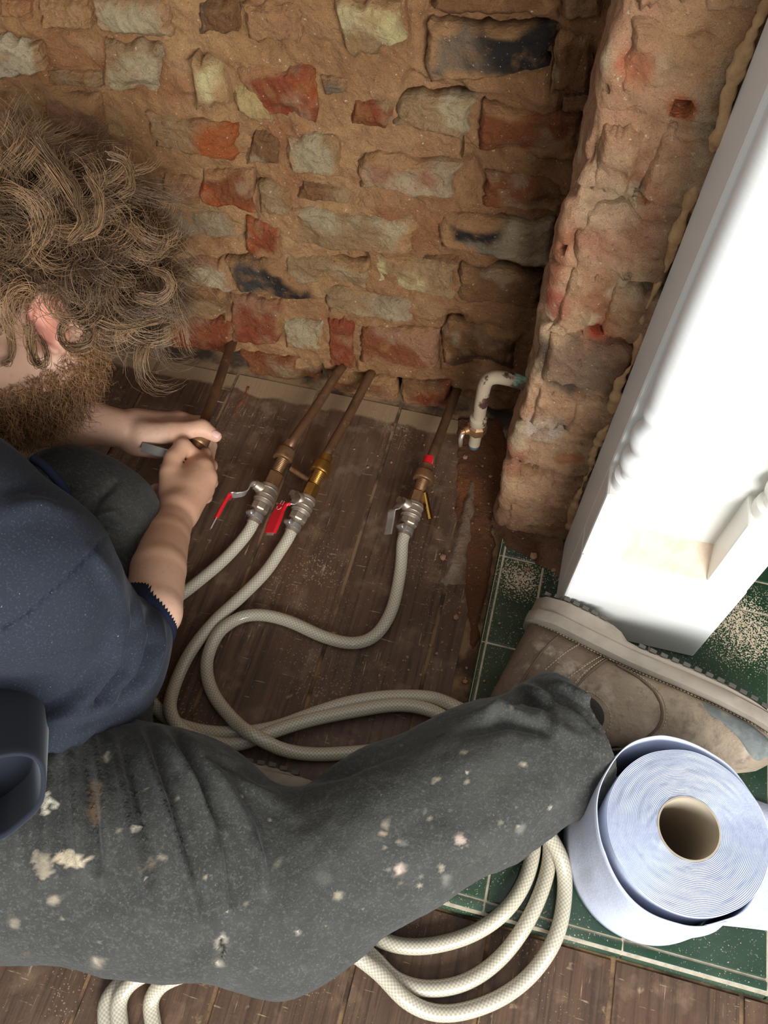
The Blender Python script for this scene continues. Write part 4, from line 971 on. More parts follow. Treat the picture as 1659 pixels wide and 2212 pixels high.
# left arm and hand
elL = np.array([-0.675, 0.545, 0.215]); wrL = Z(288, 926, 0.098)
add(('c', (-0.73, 0.41, 0.375), elL, 0.05, 0.045, 0.03)); add(('c', (-0.57, 0.35, 0.36), (-0.73, 0.41, 0.375), 0.06, 0.05, 0.03))
chain([elL, Z(70, 905, .185), Z(170, 908, .148), Z(240, 922, .118), wrL], [0.044, 0.0400, 0.0350, 0.0280, 0.0250], 0.004)
KL = [Z(392, 908, .094), Z(386, 906, .074), Z(372, 912, .056), Z(352, 926, .042)]
for k, q in enumerate(KL): add(('c', wrL+(q-wrL)*0.10, q, 0.0215, (.0122, .0125, .012, .011)[k], 0.014))
add(('c', Z(300, 950, .085), Z(345, 960, .070), 0.024, 0.022, 0.018))
chain([KL[0], Z(430, 912, .076), Z(452, 940, .062), Z(441, 972, .062)], [.0108, .0098, .0092, .0086], 0.004, 0.008)
chain([KL[1], Z(428, 918, .052), Z(456, 962, .046), Z(450, 998, .054)], [.0108, .0098, .0092, .0086], 0.004, 0.008)
chain([KL[2], Z(418, 934, .034), Z(440, 975, .030), Z(440, 1005, .036)], [.0105, .0096, .0090, .0084], 0.004, 0.008)
chain([KL[3], Z(394, 958, .026), Z(410, 990, .024), Z(405, 1012, .030)], [.0096, .0088, .0082, .0076], 0.004, 0.008)
chain([Z(312, 938, .112), Z(372, 934, .112), Z(436, 925, .106), Z(466, 942, .098)], [.0190, .0150, .0122, .0094], 0.008, 0.016)
V, F = surface_nets(field(prims), (-0.84, 0.0, 0.0), (-0.27, 0.80, 0.56), 0.0024)
V = laplace(V, F, 4, 0.5)
Nn = normals(V, F)
n1 = NOI(V, 14, 4, 3)[:, None]; n2 = NOI(V, 60, 3, 4)[:, None]
skin = C8(206,164,138)*(1+0.05*n1+0.04*n2)
def near(p, r): return (1-smooth(np.linalg.norm(V-np.asarray(p), axis=1), r*0.35, r))[:, None]
red = C8(190,124,98)
for q in KR+KL: skin = skin*(1-.35*near(q, .02))+red*.35*near(q, .02)
tan_ = np.clip(near(wrR, .22)*0.55, 0, 1)*(V[:, :1] > -0.47); skin = skin*(1-tan_)+C8(196,144,110)*tan_
er = near(hp(-0.008, 0.08, -0.008), .045)*0.7; skin = skin*(1-er)+C8(212,130,108)*er
M_skin = material('skin', attr=True, rough=0.5, spec=0.35, sss=0.12, noises=[(160, 4, 0.55, 0.75, C8(180,122,96), 0.35)], bumps=[(140, 5, 0.14, 0.0012), (420, 3, 0.10, 0.0005)])
VB, NB = V.copy(), Nn.copy()
body = mesh_np('body', V, F, M_skin, man, True, col=skin); tag(body, 'bare forearms, hands and bearded face')
M_nail = material('finger_nail', col=C8(214,170,156), rough=0.3, spec=0.5)
def nail(c, n_, t_, w_, l_):
    n_ = nrm(n_); t_ = nrm(np.array(t_)-n_*(np.array(t_)@n_)); s_ = np.cross(n_, t_); V = []
    for i in range(7):
        for j in range(6):
            a = (i/6-.5)*2; b = (j/5-.5)*2; e = math.sqrt(max(0, 1-0.35*b*b))
            V.append(np.asarray(c)+s_*a*w_*e+t_*b*l_-n_*(a*a*w_*0.45+b*b*0.0006))
    o = mesh_np('thumb_nail', V, grid_faces(7, 6), M_nail, man, True)
    o.modifiers.new('thick', 'SOLIDIFY').thickness = 0.0008
tp = Z(466, 942, .098); tdir = tp-Z(436, 925, .106); nv = nrm(nrm(CAM-tp)+np.array([0.35, 0.25, 0.0])); nv = nrm(nv-nrm(tdir)*(nv@nrm(tdir)))
nail(tp-nrm(tdir)*0.001+nv*0.0097, nv, tdir, 0.0058, 0.0066)
for s in (1, -1):
    lathe('eye', hp(0.074, s*0.031, 0.003), hp(1.0, s*0.031, 0.003), [(0, .004), (.002, .009), (.008, .0115), (.014, .009), (.0165, .0045), (.0175, .001)], material('eye', col=C8(226,220,212), rough=0.15), man, n=16)
    tube('eyelid', [hp(0.084+.006*math.cos(a), s*(0.031+0.014*a/1.3), 0.009-0.004*abs(a)) for a in np.linspace(-1.3, 1.3, 8)], 0.0028, M_skin_lid if False else M_nail, man, n=6)

# ---- trousers
M_trouser = material('charcoal_work_trousers', attr=True, rough=0.9, spec=0.15, sheen=0.15,
    noises=[(420, 3, 0.56, 0.70, C8(112,111,106), 0.45), (170, 4, 0.52, 0.7, C8(92,90,84), 0.5), (9, 5, 0.5, 0.75, C8(74,70,62), 0.5), (200, 3, 0.73, 0.76, C8(170,160,142), 0.4)], bumps=[(500, 3, 0.5, 0.001), (40, 5, 0.35, 0.006)])
hipR = np.array([-0.56, 0.11, 0.140]); kn = np.array([-0.128, 0.086, 0.097])
tp_ = [('c', hipR, (-0.40, 0.084, 0.135), .128, .125, .03), ('c', (-0.40, 0.084, 0.135), (-0.26, 0.096, 0.126), .125, .114, .03), ('c', (-0.26, 0.096, 0.126), kn, .114, .088, .04),
       ('c', kn, (-0.03, 0.180, 0.114), .088, .082, .03), ('c', (-0.03, 0.180, 0.114), (0.055, 0.250, 0.120), .082, .080, .03), ('c', (0.055, 0.250, 0.120), (0.145, 0.325, 0.112), .080, .079, .03),
       ('c', (0.145, 0.325, 0.112), (0.172, 0.352, 0.104), .079, .074, .015),
       # pelvis, left thigh, raised left knee, left shin
       ('c', (-0.56, 0.10, 0.15), (-0.68, 0.20, 0.15), .14, .13, .04), ('c', (-0.68, 0.20, 0.15), (-0.535, 0.455, 0.135), .115, .085, .04),
       ('c', (-0.535, 0.455, 0.135), (-0.50, 0.445, 0.130), .080, .080, .02), ('c', (-0.50, 0.445, 0.130), (-0.45, 0.33, 0.085), .080, .066, .02), ('c', (-0.45, 0.33, 0.085), (-0.40, 0.215, 0.062), .066, .054, .02)]
fz = field(tp_); HEM = np.array([0.147, 0.337, 0.110]); HDIR = nrm((0.80, 0.60, -0.03))
def f_tr(P):
    d = fz(P); q = (P-HEM)@HDIR
    leg = np.linalg.norm(P-HEM, axis=1) < 0.14
    d = np.where(leg & (q > -0.05), np.maximum(d, -(d+0.0075)), d)          # hollow trouser end
    d = np.where(leg, np.maximum(d, q+0.010*np.sin(P[:, 2]*60)*0.3), d)
    return np.maximum(d, 0.0035-P[:, 2])              # rests on the floor
V, F = surface_nets(f_tr, (-0.86, -0.08, -0.004), (0.28, 0.58, 0.30), 0.0036)
V = laplace(V, F, 2, 0.5)
N_ = normals(V, F); Q = proj(V); fac = np.clip((N_*(CAM-V)).sum(1)/np.linalg.norm(CAM-V, axis=1)*1.6, 0, 1)*(V[:, 2] > 0.02)
rightleg = ((V[:, 1] < 0.30) | (V[:, 0] > -0.2))
# long gathers fanning out from the lap over the thigh
for poly, wd, am in [([(330,1560),(400,1660),(470,1800),(490,1960)], 13, .008), ([(300,1560),(345,1700),(390,1850),(430,1990)], 12, .007), ([(240,1590),(270,1720),(300,1870),(330,2000)], 11, .006),
                     ([(150,1600),(165,1740),(180,1900)], 12, .006), ([(110,1640),(100,1780),(96,1900)], 12, .005), ([(200,1580),(225,1720),(235,1860)], 10, .005), ([(380,1570),(470,1680),(540,1800),(570,1920)], 15, .005),
                     ([(520,1790),(560,1860),(572,1930)], 12, .004), ([(40,1700),(40,1850)], 12, .005), ([(430,1600),(540,1700),(640,1760)], 18, .004)]:
    V = crease(V, N_, Q, poly, wd, am*1.9, fac*rightleg)
for poly, wd, am in [([(365,1560),(430,1680),(482,1830),(500,1950)], 11, -.007), ([(316,1580),(366,1720),(412,1880)], 10, -.006), ([(265,1600),(300,1760),(330,1900)], 10, -.006), ([(180,1600),(200,1760),(210,1880)], 10, -.005), ([(130,1640),(128,1760),(135,1880)], 10, -.005),
                     # behind the knee and round the ankle
                     ([(440,1640),(560,1690),(680,1680),(800,1640),(950,1580)], 14, -.004), ([(560,1650),(620,1690),(760,1660)], 12, -.006),
                     ([(1060,1530),(1130,1500),(1180,1530),(1190,1560)], 11, -.008), ([(1190,1500),(1270,1530),(1290,1560)], 10, -.007), ([(1000,1580),(1100,1560),(1180,1580)], 12, -.006), ([(1140,1470),(1230,1500),(1300,1580)], 9, -.005)]:
    V = crease(V, N_, Q, poly, wd, am*1.9, fac*rightleg)
for poly, wd, am in [([(1050,1560),(1120,1480),(1175,1500)], 14, .007), ([(1150,1510),(1210,1580),(1260,1600)], 14, .006), ([(1010,1545),(1080,1535),(1150,1555)], 14, .005), ([(1200,1470),(1280,1520),(1330,1590)], 10, .005),
                     ([(470,1640),(600,1660),(740,1640)], 12, .004), ([(900,1840),(1050,1790),(1200,1700)], 40, .004)]:
    V = crease(V, N_, Q, poly, wd, am*1.9, fac*rightleg)
for poly, wd, am in [([(185,1150),(210,1080),(250,1040)], 9, -.008), ([(195,1120),(240,1110),(268,1130)], 9, .007), ([(70,1000),(140,1060),(170,1150)], 14, -.005), ([(190,1180),(230,1130),(262,1140)], 8, -.006)]:
    V = crease(V, N_, Q, poly, wd, am*1.3, fac*(~rightleg))
V = V+N_*(0.0042*NOI(V, 14, 3, 21)+0.0016*NOI(V, 45, 3, 22))[:, None]*(V[:, 2:3] > 0.012)
base = C8(64,63,59)*(1+0.30*NOI(V, 10, 4, 31)[:, None]+0.25*NOI(V, 45, 4, 33)[:, None])
warm = smooth(NOI(V, 6, 3, 35), 0.0, 0.4)[:, None]; base = base*(1-.35*warm)+C8(66,61,52)*.35*warm
Qn = Q+np.stack([NOI(V, 75, 3, 41), NOI(V, 75, 3, 43)], 1)*14
def splat(c, poly, a=1.0):
    global base
    k = (in_poly(Qn, poly)*a*fac*rightleg)[:, None]; base = base*(1-k)+c*k
def dot(c, x, y, r, a=0.9, e=1.0):
    global base
    d = np.hypot(Qn[:, 0]-x, (Qn[:, 1]-y)*e); r = r*0.72; a = a*0.85; k = ((1-smooth(d, r*.5, r*1.2))*a*fac*rightleg)[:, None]; base = base*(1-k)+c*k
WH = C8(226,214,190); BG = C8(196,178,150); BR = C8(120,96,72)
splat(WH, [(84,1722),(100,1716),(106,1728),(118,1722),(122,1740),(112,1750),(108,1762),(94,1758),(92,1744)])
splat(BG, [(124,1838),(150,1830),(172,1850),(196,1852),(180,1870),(150,1874),(124,1858)], .9); splat(BG*.75, [(74,1836),(112,1840),(116,1880),(96,1896),(78,1884)], .55)
splat(BR, [(196,1680),(222,1700),(220,1750),(206,1790),(190,1760),(186,1710)], .7)
for (x, y, r, c, a) in [(228,1640,11,WH,.8),(232,1630,7,WH,.8),(292,1792,9,WH,1),(115,1946,16,BG,.55),(30,1992,20,BG,.35),(210,2080,22,BG,.5),(210,2076,9,WH,.5),(355,1850,12,BG,.5),(325,1870,22,BG*.8,.4),(320,1898,5,WH,.9),
        (865,1880,20,C8(216,190,172),.8),(846,1892,8,C8(216,190,172),.8),(730,1940,14,BG,.6),(985,1812,15,C8(216,190,172),.7),(950,1872,12,BG,.5),(968,1898,22,C8(150,146,134),.55),(1000,1626,8,BG,.7),(1010,1688,9,BG,.8),(1130,1652,7,BG,.8),(1190,1742,7,WH,.7),
        (1012,1668,4,WH,.9),(1120,1790,18,C8(150,146,134),.5),(945,1678,8,BG,.7),(920,1760,6,WH,.6),(1160,1590,5,BG,.7),(832,1780,12,BG,.5),(826,1800,8,C8(206,176,150),.6),(640,2014,8,WH,.8),(648,2010,5,C8(40,40,40),.9),(870,1822,14,C8(150,146,134),.4),
        (600,1860,16,BG*.7,.3),(700,1900,25,C8(110,106,96),.4),(445,1896,7,BG,.6),(8,1790,10,BG,.5),(60,2060,16,BR,.5),(1100,1540,6,BG,.5),(965,1950,5,WH,.7),(995,1660,4,WH,.7),(1290,1545,4,BG,.6)]: dot(c, x, y, r, a)
sr = np.random.default_rng(5)
for i in range(150): dot(BG if i % 3 else WH, sr.uniform(0, 1280) if i % 2 else sr.normal(930, 110), sr.uniform(1600, 2110) if i % 2 else sr.normal(1810, 90), sr.uniform(2.0, 3.6), sr.uniform(.25, .7))
# seam along the inner leg
d, t, _ = seg_dist(Q, [(430,1640),(540,1690),(620,1696),(740,1672),(860,1625),(960,1585)]); k = (np.exp(-(d/3.2)**2)*.6*fac)[:, None]; base = base*(1-k)+C8(36,34,32)*k
d, t, _ = seg_dist(Qn, [(476,2030),(482,2056),(474,2082)]); k = np.exp(-(d/10)**4)[:, None]*(.35+.5*smooth(NOI(V, 90, 3, 71), -.2, .3))[:, None]; base = base*(1-k)+WH*k; d, t, _ = seg_dist(Q, [(478,2036),(481,2056),(476,2074)]); k = np.exp(-(d/7)**4)[:, None]; base = base*(1-k)+C8(22,20,20)*k
V = V-N_*(np.exp(-(d/8)**2)*0.004*fac)[:, None]
trs = mesh_np('trousers', V, F, M_trouser, man, True, col=base); tag(trs, 'charcoal work trousers spattered with paint and plaster')
# turned hem at the ankle
ha = np.array([0.168, 0.348, 0.105]); hd = nrm(np.array([0.172, 0.352, 0.104])-np.array([0.055, 0.25, 0.120])); hx, hy, _ = frame_of(hd)
# ---- sweatshirt
M_sweat = material('navy_sweatshirt', attr=True, rough=0.95, spec=0.08, sheen=0.06, noises=[(520, 2, 0.55, 0.7, C8(74,78,86), 0.45), (260, 2, 0.74, 0.76, C8(170,170,170), 0.4)], bumps=[(600, 2, 0.2, 0.0005), (30, 4, 0.15, 0.004)])
cuff = Z(282, 1384, 0.197)
sp_ = [('c', (-0.58, 0.13, 0.20), (-0.53, 0.27, 0.36), .140, .125, .04), ('c', (-0.53, 0.27, 0.36), (-0.60, 0.36, 0.375), .118, .080, .03),
       ('c', (-0.48, 0.265, 0.40), (-0.415, 0.258, 0.37), .092, .083, .04), ('c', (-0.415, 0.258, 0.37), Z(205, 1400, 0.215), .083, .068, .03),
       ('c', Z(205, 1400, 0.215), Z(240, 1408, .205), .068, .060, .015), ('c', Z(240, 1408, .205), cuff, .058, .0440, .015),
       ('c', Z(100, 1495, 0.24), Z(225, 1475, 0.20), .072, .052, .03),
       ('c', (-0.60, 0.35, 0.37), (-0.73, 0.40, 0.37), .080, .070, .03), ('c', (-0.73, 0.40, 0.37), (-0.72, 0.48, 0.27), .070, .062, .03)]
V, F = surface_nets(field(sp_), (-0.84, -0.04, 0.02), (-0.26, 0.56, 0.56), 0.0040)
V = laplace(V, F, 2, 0.5)
N_ = normals(V, F); Q = proj(V); fac = np.clip((N_*(CAM-V)).sum(1)/np.linalg.norm(CAM-V, axis=1)*1.8, 0, 1)
for poly, wd, am in [(p_, w_ ,a_*1.5) for p_, w_, a_ in [([(262,1240),(268,1330),(240,1420),(180,1500),(90,1560)], 17, .010), ([(296,1280),(300,1370),(270,1450),(210,1520)], 13, .009), ([(340,1330),(338,1400),(320,1460),(290,1510)], 12, .008),
                     ([(200,1190),(235,1250),(262,1300)], 14, .005), ([(0,1110),(90,1090),(160,1110)], 24, .005), ([(40,1560),(160,1540),(260,1500)], 14, .007)]]:
    V = crease(V, N_, Q, poly, wd, am, fac)
for poly, wd, am in [([(280,1270),(286,1350),(255,1440),(195,1510)], 9, -.012), ([(250,1330),(222,1420),(150,1500),(60,1540)], 16, -.008), ([(318,1320),(320,1390),(296,1460),(250,1520)], 9, -.011), ([(0,1060),(60,1050),(130,1090)], 16, -.004),
                     ([(100,1600),(200,1560),(300,1530)], 8, -.004)]:
    V = crease(V, N_, Q, poly, wd, am, fac)
V = V+N_*(0.0035*NOI(V, 11, 3, 61)+0.001*NOI(V, 40, 3, 62))[:, None]
base = C8(44,47,54)*(1+0.10*NOI(V, 9, 4, 63)[:, None])
for seam in ([(248,1140),(210,1180),(160,1235),(60,1330),(0,1365)], [(262,1380),(180,1405),(90,1420)]):
    d, t, _ = seg_dist(Q, seam); a = 0.75 if seam[0][0] == 248 else 0.25
    k = (np.exp(-(d/3.0)**2)*a*fac)[:, None]; base = base*(1-k)+C8(22,28,38)*k; V = V-N_*(np.exp(-(d/5)**2)*0.0016*fac*a)[:, None]
# ribbed cuff round the forearm
ax_ = nrm(Z(345, 1230, .160)-cuff); s_ = (V-cuff)@ax_; rr = np.linalg.norm(V-cuff-s_[:, None]*ax_, axis=1)
sw = mesh_np('sweatshirt', V, F, M_sweat, man, True, col=base); tag(sw, 'navy sweatshirt with sleeves pushed up')
M_rib = material('navy_ribbing', col=C8(32,36,52), rough=0.9, spec=0.12)
x_, y_, _ = frame_of(ax_); V = []; n = 120
for (s, r) in ((-.006, .040), (.0, .0450), (.012, .0435), (.024, .0405), (.032, .0385), (.036, .0365), (.034, .0340), (.010, .0335)):
    for j in range(n):
        th = j*2*math.pi/n; q = r+0.0009*(1 if j % 2 else -1); V.append(cuff+ax_*(s+.020)+q*(math.cos(th)*x_+math.sin(th)*y_))
F = [(i*n+j, i*n+(j+1) % n, (i+1)*n+(j+1) % n, (i+1)*n+j) for i in range(7) for j in range(n)]
mesh_np('cuff', V, F, M_rib, sw, True)
# hem of the sweatshirt hanging open over the lap
hc = Z(-2, 1722, 0.345); hax = nrm(np.array([0.50, -0.42, 0.50])); x_, y_, _ = frame_of(hax); V = []; n = 48
prof = [(-.17, .060), (-.10, .052), (-.04, .044), (-.01, .040), (0, .0385), (.002, .0360), (-.004, .0340), (-.055, .033), (-.064, .026), (-.065, .001)]
for (s, r) in prof:
    for j in range(n):
        th = j*2*math.pi/n; q = r*(1+0.10*math.sin(2*th+.6)+.03*math.sin(5*th)); V.append(hc+hax*s+q*(math.cos(th)*x_+math.sin(th)*y_))
F = [(i*n+j, i*n+(j+1) % n, (i+1)*n+(j+1) % n, (i+1)*n+j) for i in range(len(prof)-1) for j in range(n)]
mesh_np('hem', V, F, material('navy_hem', col=C8(44,47,54), rough=0.92, spec=0.12, sheen=0.2), sw, True)
# ribbed collar edge seen at the chest
tube('collar', catmull([Z(72, 992, .40), Z(100, 1010, .405), Z(132, 1048, .40), Z(152, 1086, .385), Z(160, 1100, .37)], 6), 0.0045, M_rib, sw, n=8)

# ---- hair and beard
def strands(name, roots, dirs, lens, curl_r, curl_w, phase, grav, R, cols, mt, seg=12, sides=3, parent=man, outn=None):
    n = len(roots); rg = np.random.default_rng(len(name)+n)
    T = np.linspace(0, 1, seg); d = dirs/np.linalg.norm(dirs, axis=1)[:, None]
    P = np.zeros((n, seg, 3)); p = roots.copy(); cur = d.copy(); st = lens/(seg-1)
    for i in range(seg):
        P[:, i] = p; cur = cur+grav[:, None]*np.array([0, 0, -1.0])*(1.0/(seg-1))*2; cur /= np.linalg.norm(cur, axis=1)[:, None]; p = p+cur*st[:, None]
    h = np.where(np.abs(d[:, 2:3]) < 0.9, np.array([[0, 0, 1.0]]), np.array([[1.0, 0, 0]])); X = np.cross(h, d); X /= np.linalg.norm(X, axis=1)[:, None]; Y = np.cross(d, X)
    ang = phase[:, None]+(T[None]*lens[:, None]/curl_w[:, None])*2*math.pi
    rad_ = curl_r[:, None]*smooth(T, 0.0, 0.5)[None]
    P += (rad_*(np.cos(ang)-np.cos(phase)[:, None]))[..., None]*X[:, None]+(rad_*(np.sin(ang)-np.sin(phase)[:, None]))[..., None]*Y[:, None]
    P[..., 2] = np.maximum(P[..., 2], 0.01)
    Tn = np.gradient(P, axis=1); Tn /= np.linalg.norm(Tn, axis=2)[..., None]+1e-9
    A = np.cross(Tn, np.array([0.31, 0.52, 0.8])); A /= np.linalg.norm(A, axis=2)[..., None]+1e-9; B = np.cross(Tn, A)
    rr = R[:, None]*(1-0.75*T[None]**2)
    th = np.arange(sides)*2*math.pi/sides
    V = P[:, :, None]+rr[..., None, None]*(np.cos(th)[None, None, :, None]*A[:, :, None]+np.sin(th)[None, None, :, None]*B[:, :, None])
    i, k, j = np.meshgrid(np.arange(n), np.arange(seg-1), np.arange(sides), indexing='ij'); b = i*seg*sides
    F = np.stack([b+k*sides+j, b+k*sides+(j+1) % sides, b+(k+1)*sides+(j+1) % sides, b+(k+1)*sides+j], -1).reshape(-1, 4)
    C_ = np.repeat(cols, seg*sides, axis=0)*np.tile(np.repeat(0.9+0.25*T, sides), n)[:, None]
    return mesh_np(name, V.reshape(-1, 3), F, mt, parent, True, col=C_)
M_hair = material('curly_brown_hair', attr=True, rough=0.42, spec=0.45)
rg = np.random.default_rng(11)
def scalp(n):
    out = []; outd = []
    while len(out) < n:
        v = rg.normal(size=3); v /= np.linalg.norm(v)
        f, l, u = v*np.array([.100, .079, .090]); fl = f-0.008
        if u < -0.040: continue
        if fl > 0.055 and u < 0.055: continue                    # face
        if fl > 0.020 and u < 0.012: continue                    # cheeks and temples
        if abs(l) > 0.045 and u < -0.002 and fl > -0.032: continue   # round the ears
        out.append(hp(fl, l, u+0.030)); outd.append(nrm(F_*v[0]/.100+L_*v[1]/.079+U_*v[2]/.09))
    return np.array(out), np.array(outd)
NC = 330; gr, gd = scalp(NC)
glen = rg.uniform(0.055, 0.105, NC); gcr = rg.uniform(0.009, 0.019, NC); gcw = rg.uniform(0.055, 0.100, NC); gph = rg.uniform(0, 6.28, NC)
gdir = gd+rg.normal(size=(NC, 3))*0.35+np.array([0.0, 0.05, 0.05]); ggr = rg.uniform(0.1, 0.45, NC)
gtone = rg.uniform(0, 1, NC)
M_ = 38; idx = np.repeat(np.arange(NC), M_); n = NC*M_
roots = gr[idx]+rg.normal(size=(n, 3))*0.0042; stray = (rg.uniform(size=n) < 0.07)
dirs = gdir[idx]+rg.normal(size=(n, 3))*np.where(stray, 0.32, 0.045)[:, None]
tone = np.clip(gtone[idx]+rg.normal(size=n)*0.22, 0, 1)[:, None]
cols = C8(66,49,35)*(1-tone)+C8(154,120,86)*tone
strands('hair', roots, dirs, glen[idx]*rg.uniform(.75, 1.15, n), gcr[idx]*rg.uniform(.8, 1.25, n), gcw[idx]*np.where(stray, rg.uniform(.6, 1.4, n), rg.uniform(.96, 1.04, n)), gph[idx]+rg.normal(size=n)*np.where(stray, .9, .12), ggr[idx], rg.uniform(.00035, .0006, n), cols, M_hair, seg=16)
RL = [[(60,700),(62,740),(72,780),(86,794),(98,784),(96,755),(80,722)], [(150,690),(132,712),(136,740),(160,750),(190,742),(202,718),(192,690)], [(20,700),(26,745),(20,778),(4,784)], [(300,640),(340,650),(368,625),(360,595),(330,585)],
      [(210,690),(250,705),(300,700),(345,690)], [(40,640),(20,690),(-10,720)], [(240,330),(275,350),(285,400),(262,420)], [(110,360),(150,420),(180,480),(150,520)], [(190,380),(215,430),(210,490),(180,510)], [(80,300),(110,340),(160,400),(170,450)]]
parts = []; pc = []
for k_, r_ in enumerate(RL):
    dep = 0.885 if k_ < 6 else 0.80
    for j in range(30):
        o_ = rg.normal(size=3)*0.0026; ph = rg.uniform(0, 6.28)
        C_ = catmull([PT(x+rg.normal()*2.5, y+rg.normal()*2.5, dep+0.004*math.sin(i*1.3))+o_*(1-.4*i/len(r_)) for i, (x, y) in enumerate(r_)], 4)
        v, f, _ = tube_geo(C_, np.linspace(.0006, .00025, len(C_)), 3, False); parts.append((v, f)); tn = np.clip(rg.normal(.45, .25), 0, 1); pc += [C8(66,48,34)*(1-tn)+C8(160,124,86)*tn]*len(v)
v, f = join_geo(parts); tag(mesh_np('ringlets', v, f, M_hair, man, True, col=np.array(pc)), kind='stuff')
# hair cap under the curls
u, v = np.meshgrid(np.linspace(0, 2*math.pi, 64, endpoint=False), np.linspace(0.02, 2.0, 26), indexing='ij'); V = []; 
for a, b in zip(u.ravel(), v.ravel()):
    q = np.array([math.sin(b)*math.cos(a), math.sin(b)*math.sin(a), math.cos(b)]); r = 1.12+0.06*float(vnoise(q*5, 3))
    f, l, uu = q*np.array([.100, .079, .090])*r
    if f > 0.03: uu = max(uu, 0.050+(f-0.03)*0.2)
    if abs(l) > 0.04 and f > -0.045: uu = max(uu, 0.002)
    V.append(hp(f-0.010, l, uu+0.030))
F = [((i % 64)*26+j, ((i+1) % 64)*26+j, ((i+1) % 64)*26+j+1, (i % 64)*26+j+1) for i in range(64) for j in range(25)]
mesh_np('hair_base', V, F, material('hair_base_brown', col=C8(58,44,32), rough=0.8, noises=[(60, 4, 0.4, 0.7, C8(90,70,48), 0.6)], bumps=[(80, 5, 0.6, 0.006)]), man, True)
# beard
hc_ = (VB-HC)@HR3.T; mir = HC+hc_[:, :1]*F_+np.abs(hc_[:, 1:2])*L_+hc_[:, 2:3]*U_; qm = proj(mir)
ok = (hc_[:, 2] < -0.030) & (hc_[:, 2] > -0.150) & (hc_[:, 0] > -0.050) & (np.linalg.norm(VB-HC, axis=1) < 0.165)
ok &= (qm[:, 1] > np.where(qm[:, 0] < 118, 792+(118-qm[:, 0])*0.36, 788-(qm[:, 0]-118)*1.3))
ok &= ~((hc_[:, 0] > 0.078) & (np.abs(hc_[:, 1]) < 0.022) & (hc_[:, 2] > -0.082))
ci = np.nonzero(ok)[0]; ci = rg.choice(ci, size=min(7500, 4*len(ci)), replace=True)
br = VB[ci]+rg.normal(size=(len(ci), 3))*0.0012; bd = NB[ci]*0.75-U_*0.75+F_*0.15
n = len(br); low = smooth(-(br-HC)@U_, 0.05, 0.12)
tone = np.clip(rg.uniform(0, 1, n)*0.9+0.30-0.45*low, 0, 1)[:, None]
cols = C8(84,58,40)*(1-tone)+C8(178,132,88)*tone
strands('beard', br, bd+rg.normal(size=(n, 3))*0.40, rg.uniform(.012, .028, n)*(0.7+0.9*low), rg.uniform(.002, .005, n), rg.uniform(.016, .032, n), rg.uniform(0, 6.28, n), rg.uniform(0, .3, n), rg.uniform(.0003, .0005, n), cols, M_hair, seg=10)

# ---- boots
M_leather = material('worn_tan_leather', attr=True, rough=0.62, spec=0.3, noises=[(14, 6, 0.45, 0.7, C8(118,98,80), 0.7), (60, 6, 0.52, 0.70, C8(88,70,56), 0.6), (34, 6, 0.56, 0.7, C8(190,176,156), 0.5), (200, 4, 0.66, 0.74, C8(186,170,148), 0.5)], bumps=[(60, 8, 0.6, 0.004), (240, 6, 0.4, 0.002)])
M_sole = material('grey_rubber_sole', col=C8(150,138,122), rough=0.75, noises=[(20, 5, 0.45, 0.7, C8(116,104,90), 0.7)], bumps=[(80, 4, 0.2, 0.002)])
M_tread = material('dark_tread', col=C8(84,78,70), rough=0.85)
M_elastic = material('black_elastic', col=C8(48,42,38), rough=0.85, bumps=[((500, 500, 60), 2, 0.8, 0.002)])
M_thread = material('pale_thread', col=C8(176,158,132), rough=0.9)
M_cap = material('scuffed_grey_toe', col=C8(104,108,104), rough=0.8, noises=[(60, 5, 0.45, 0.7, C8(150,146,134), 0.7), (20, 4, 0.5, 0.7, C8(66,70,70), 0.7)], bumps=[(120, 5, 0.4, 0.002)])
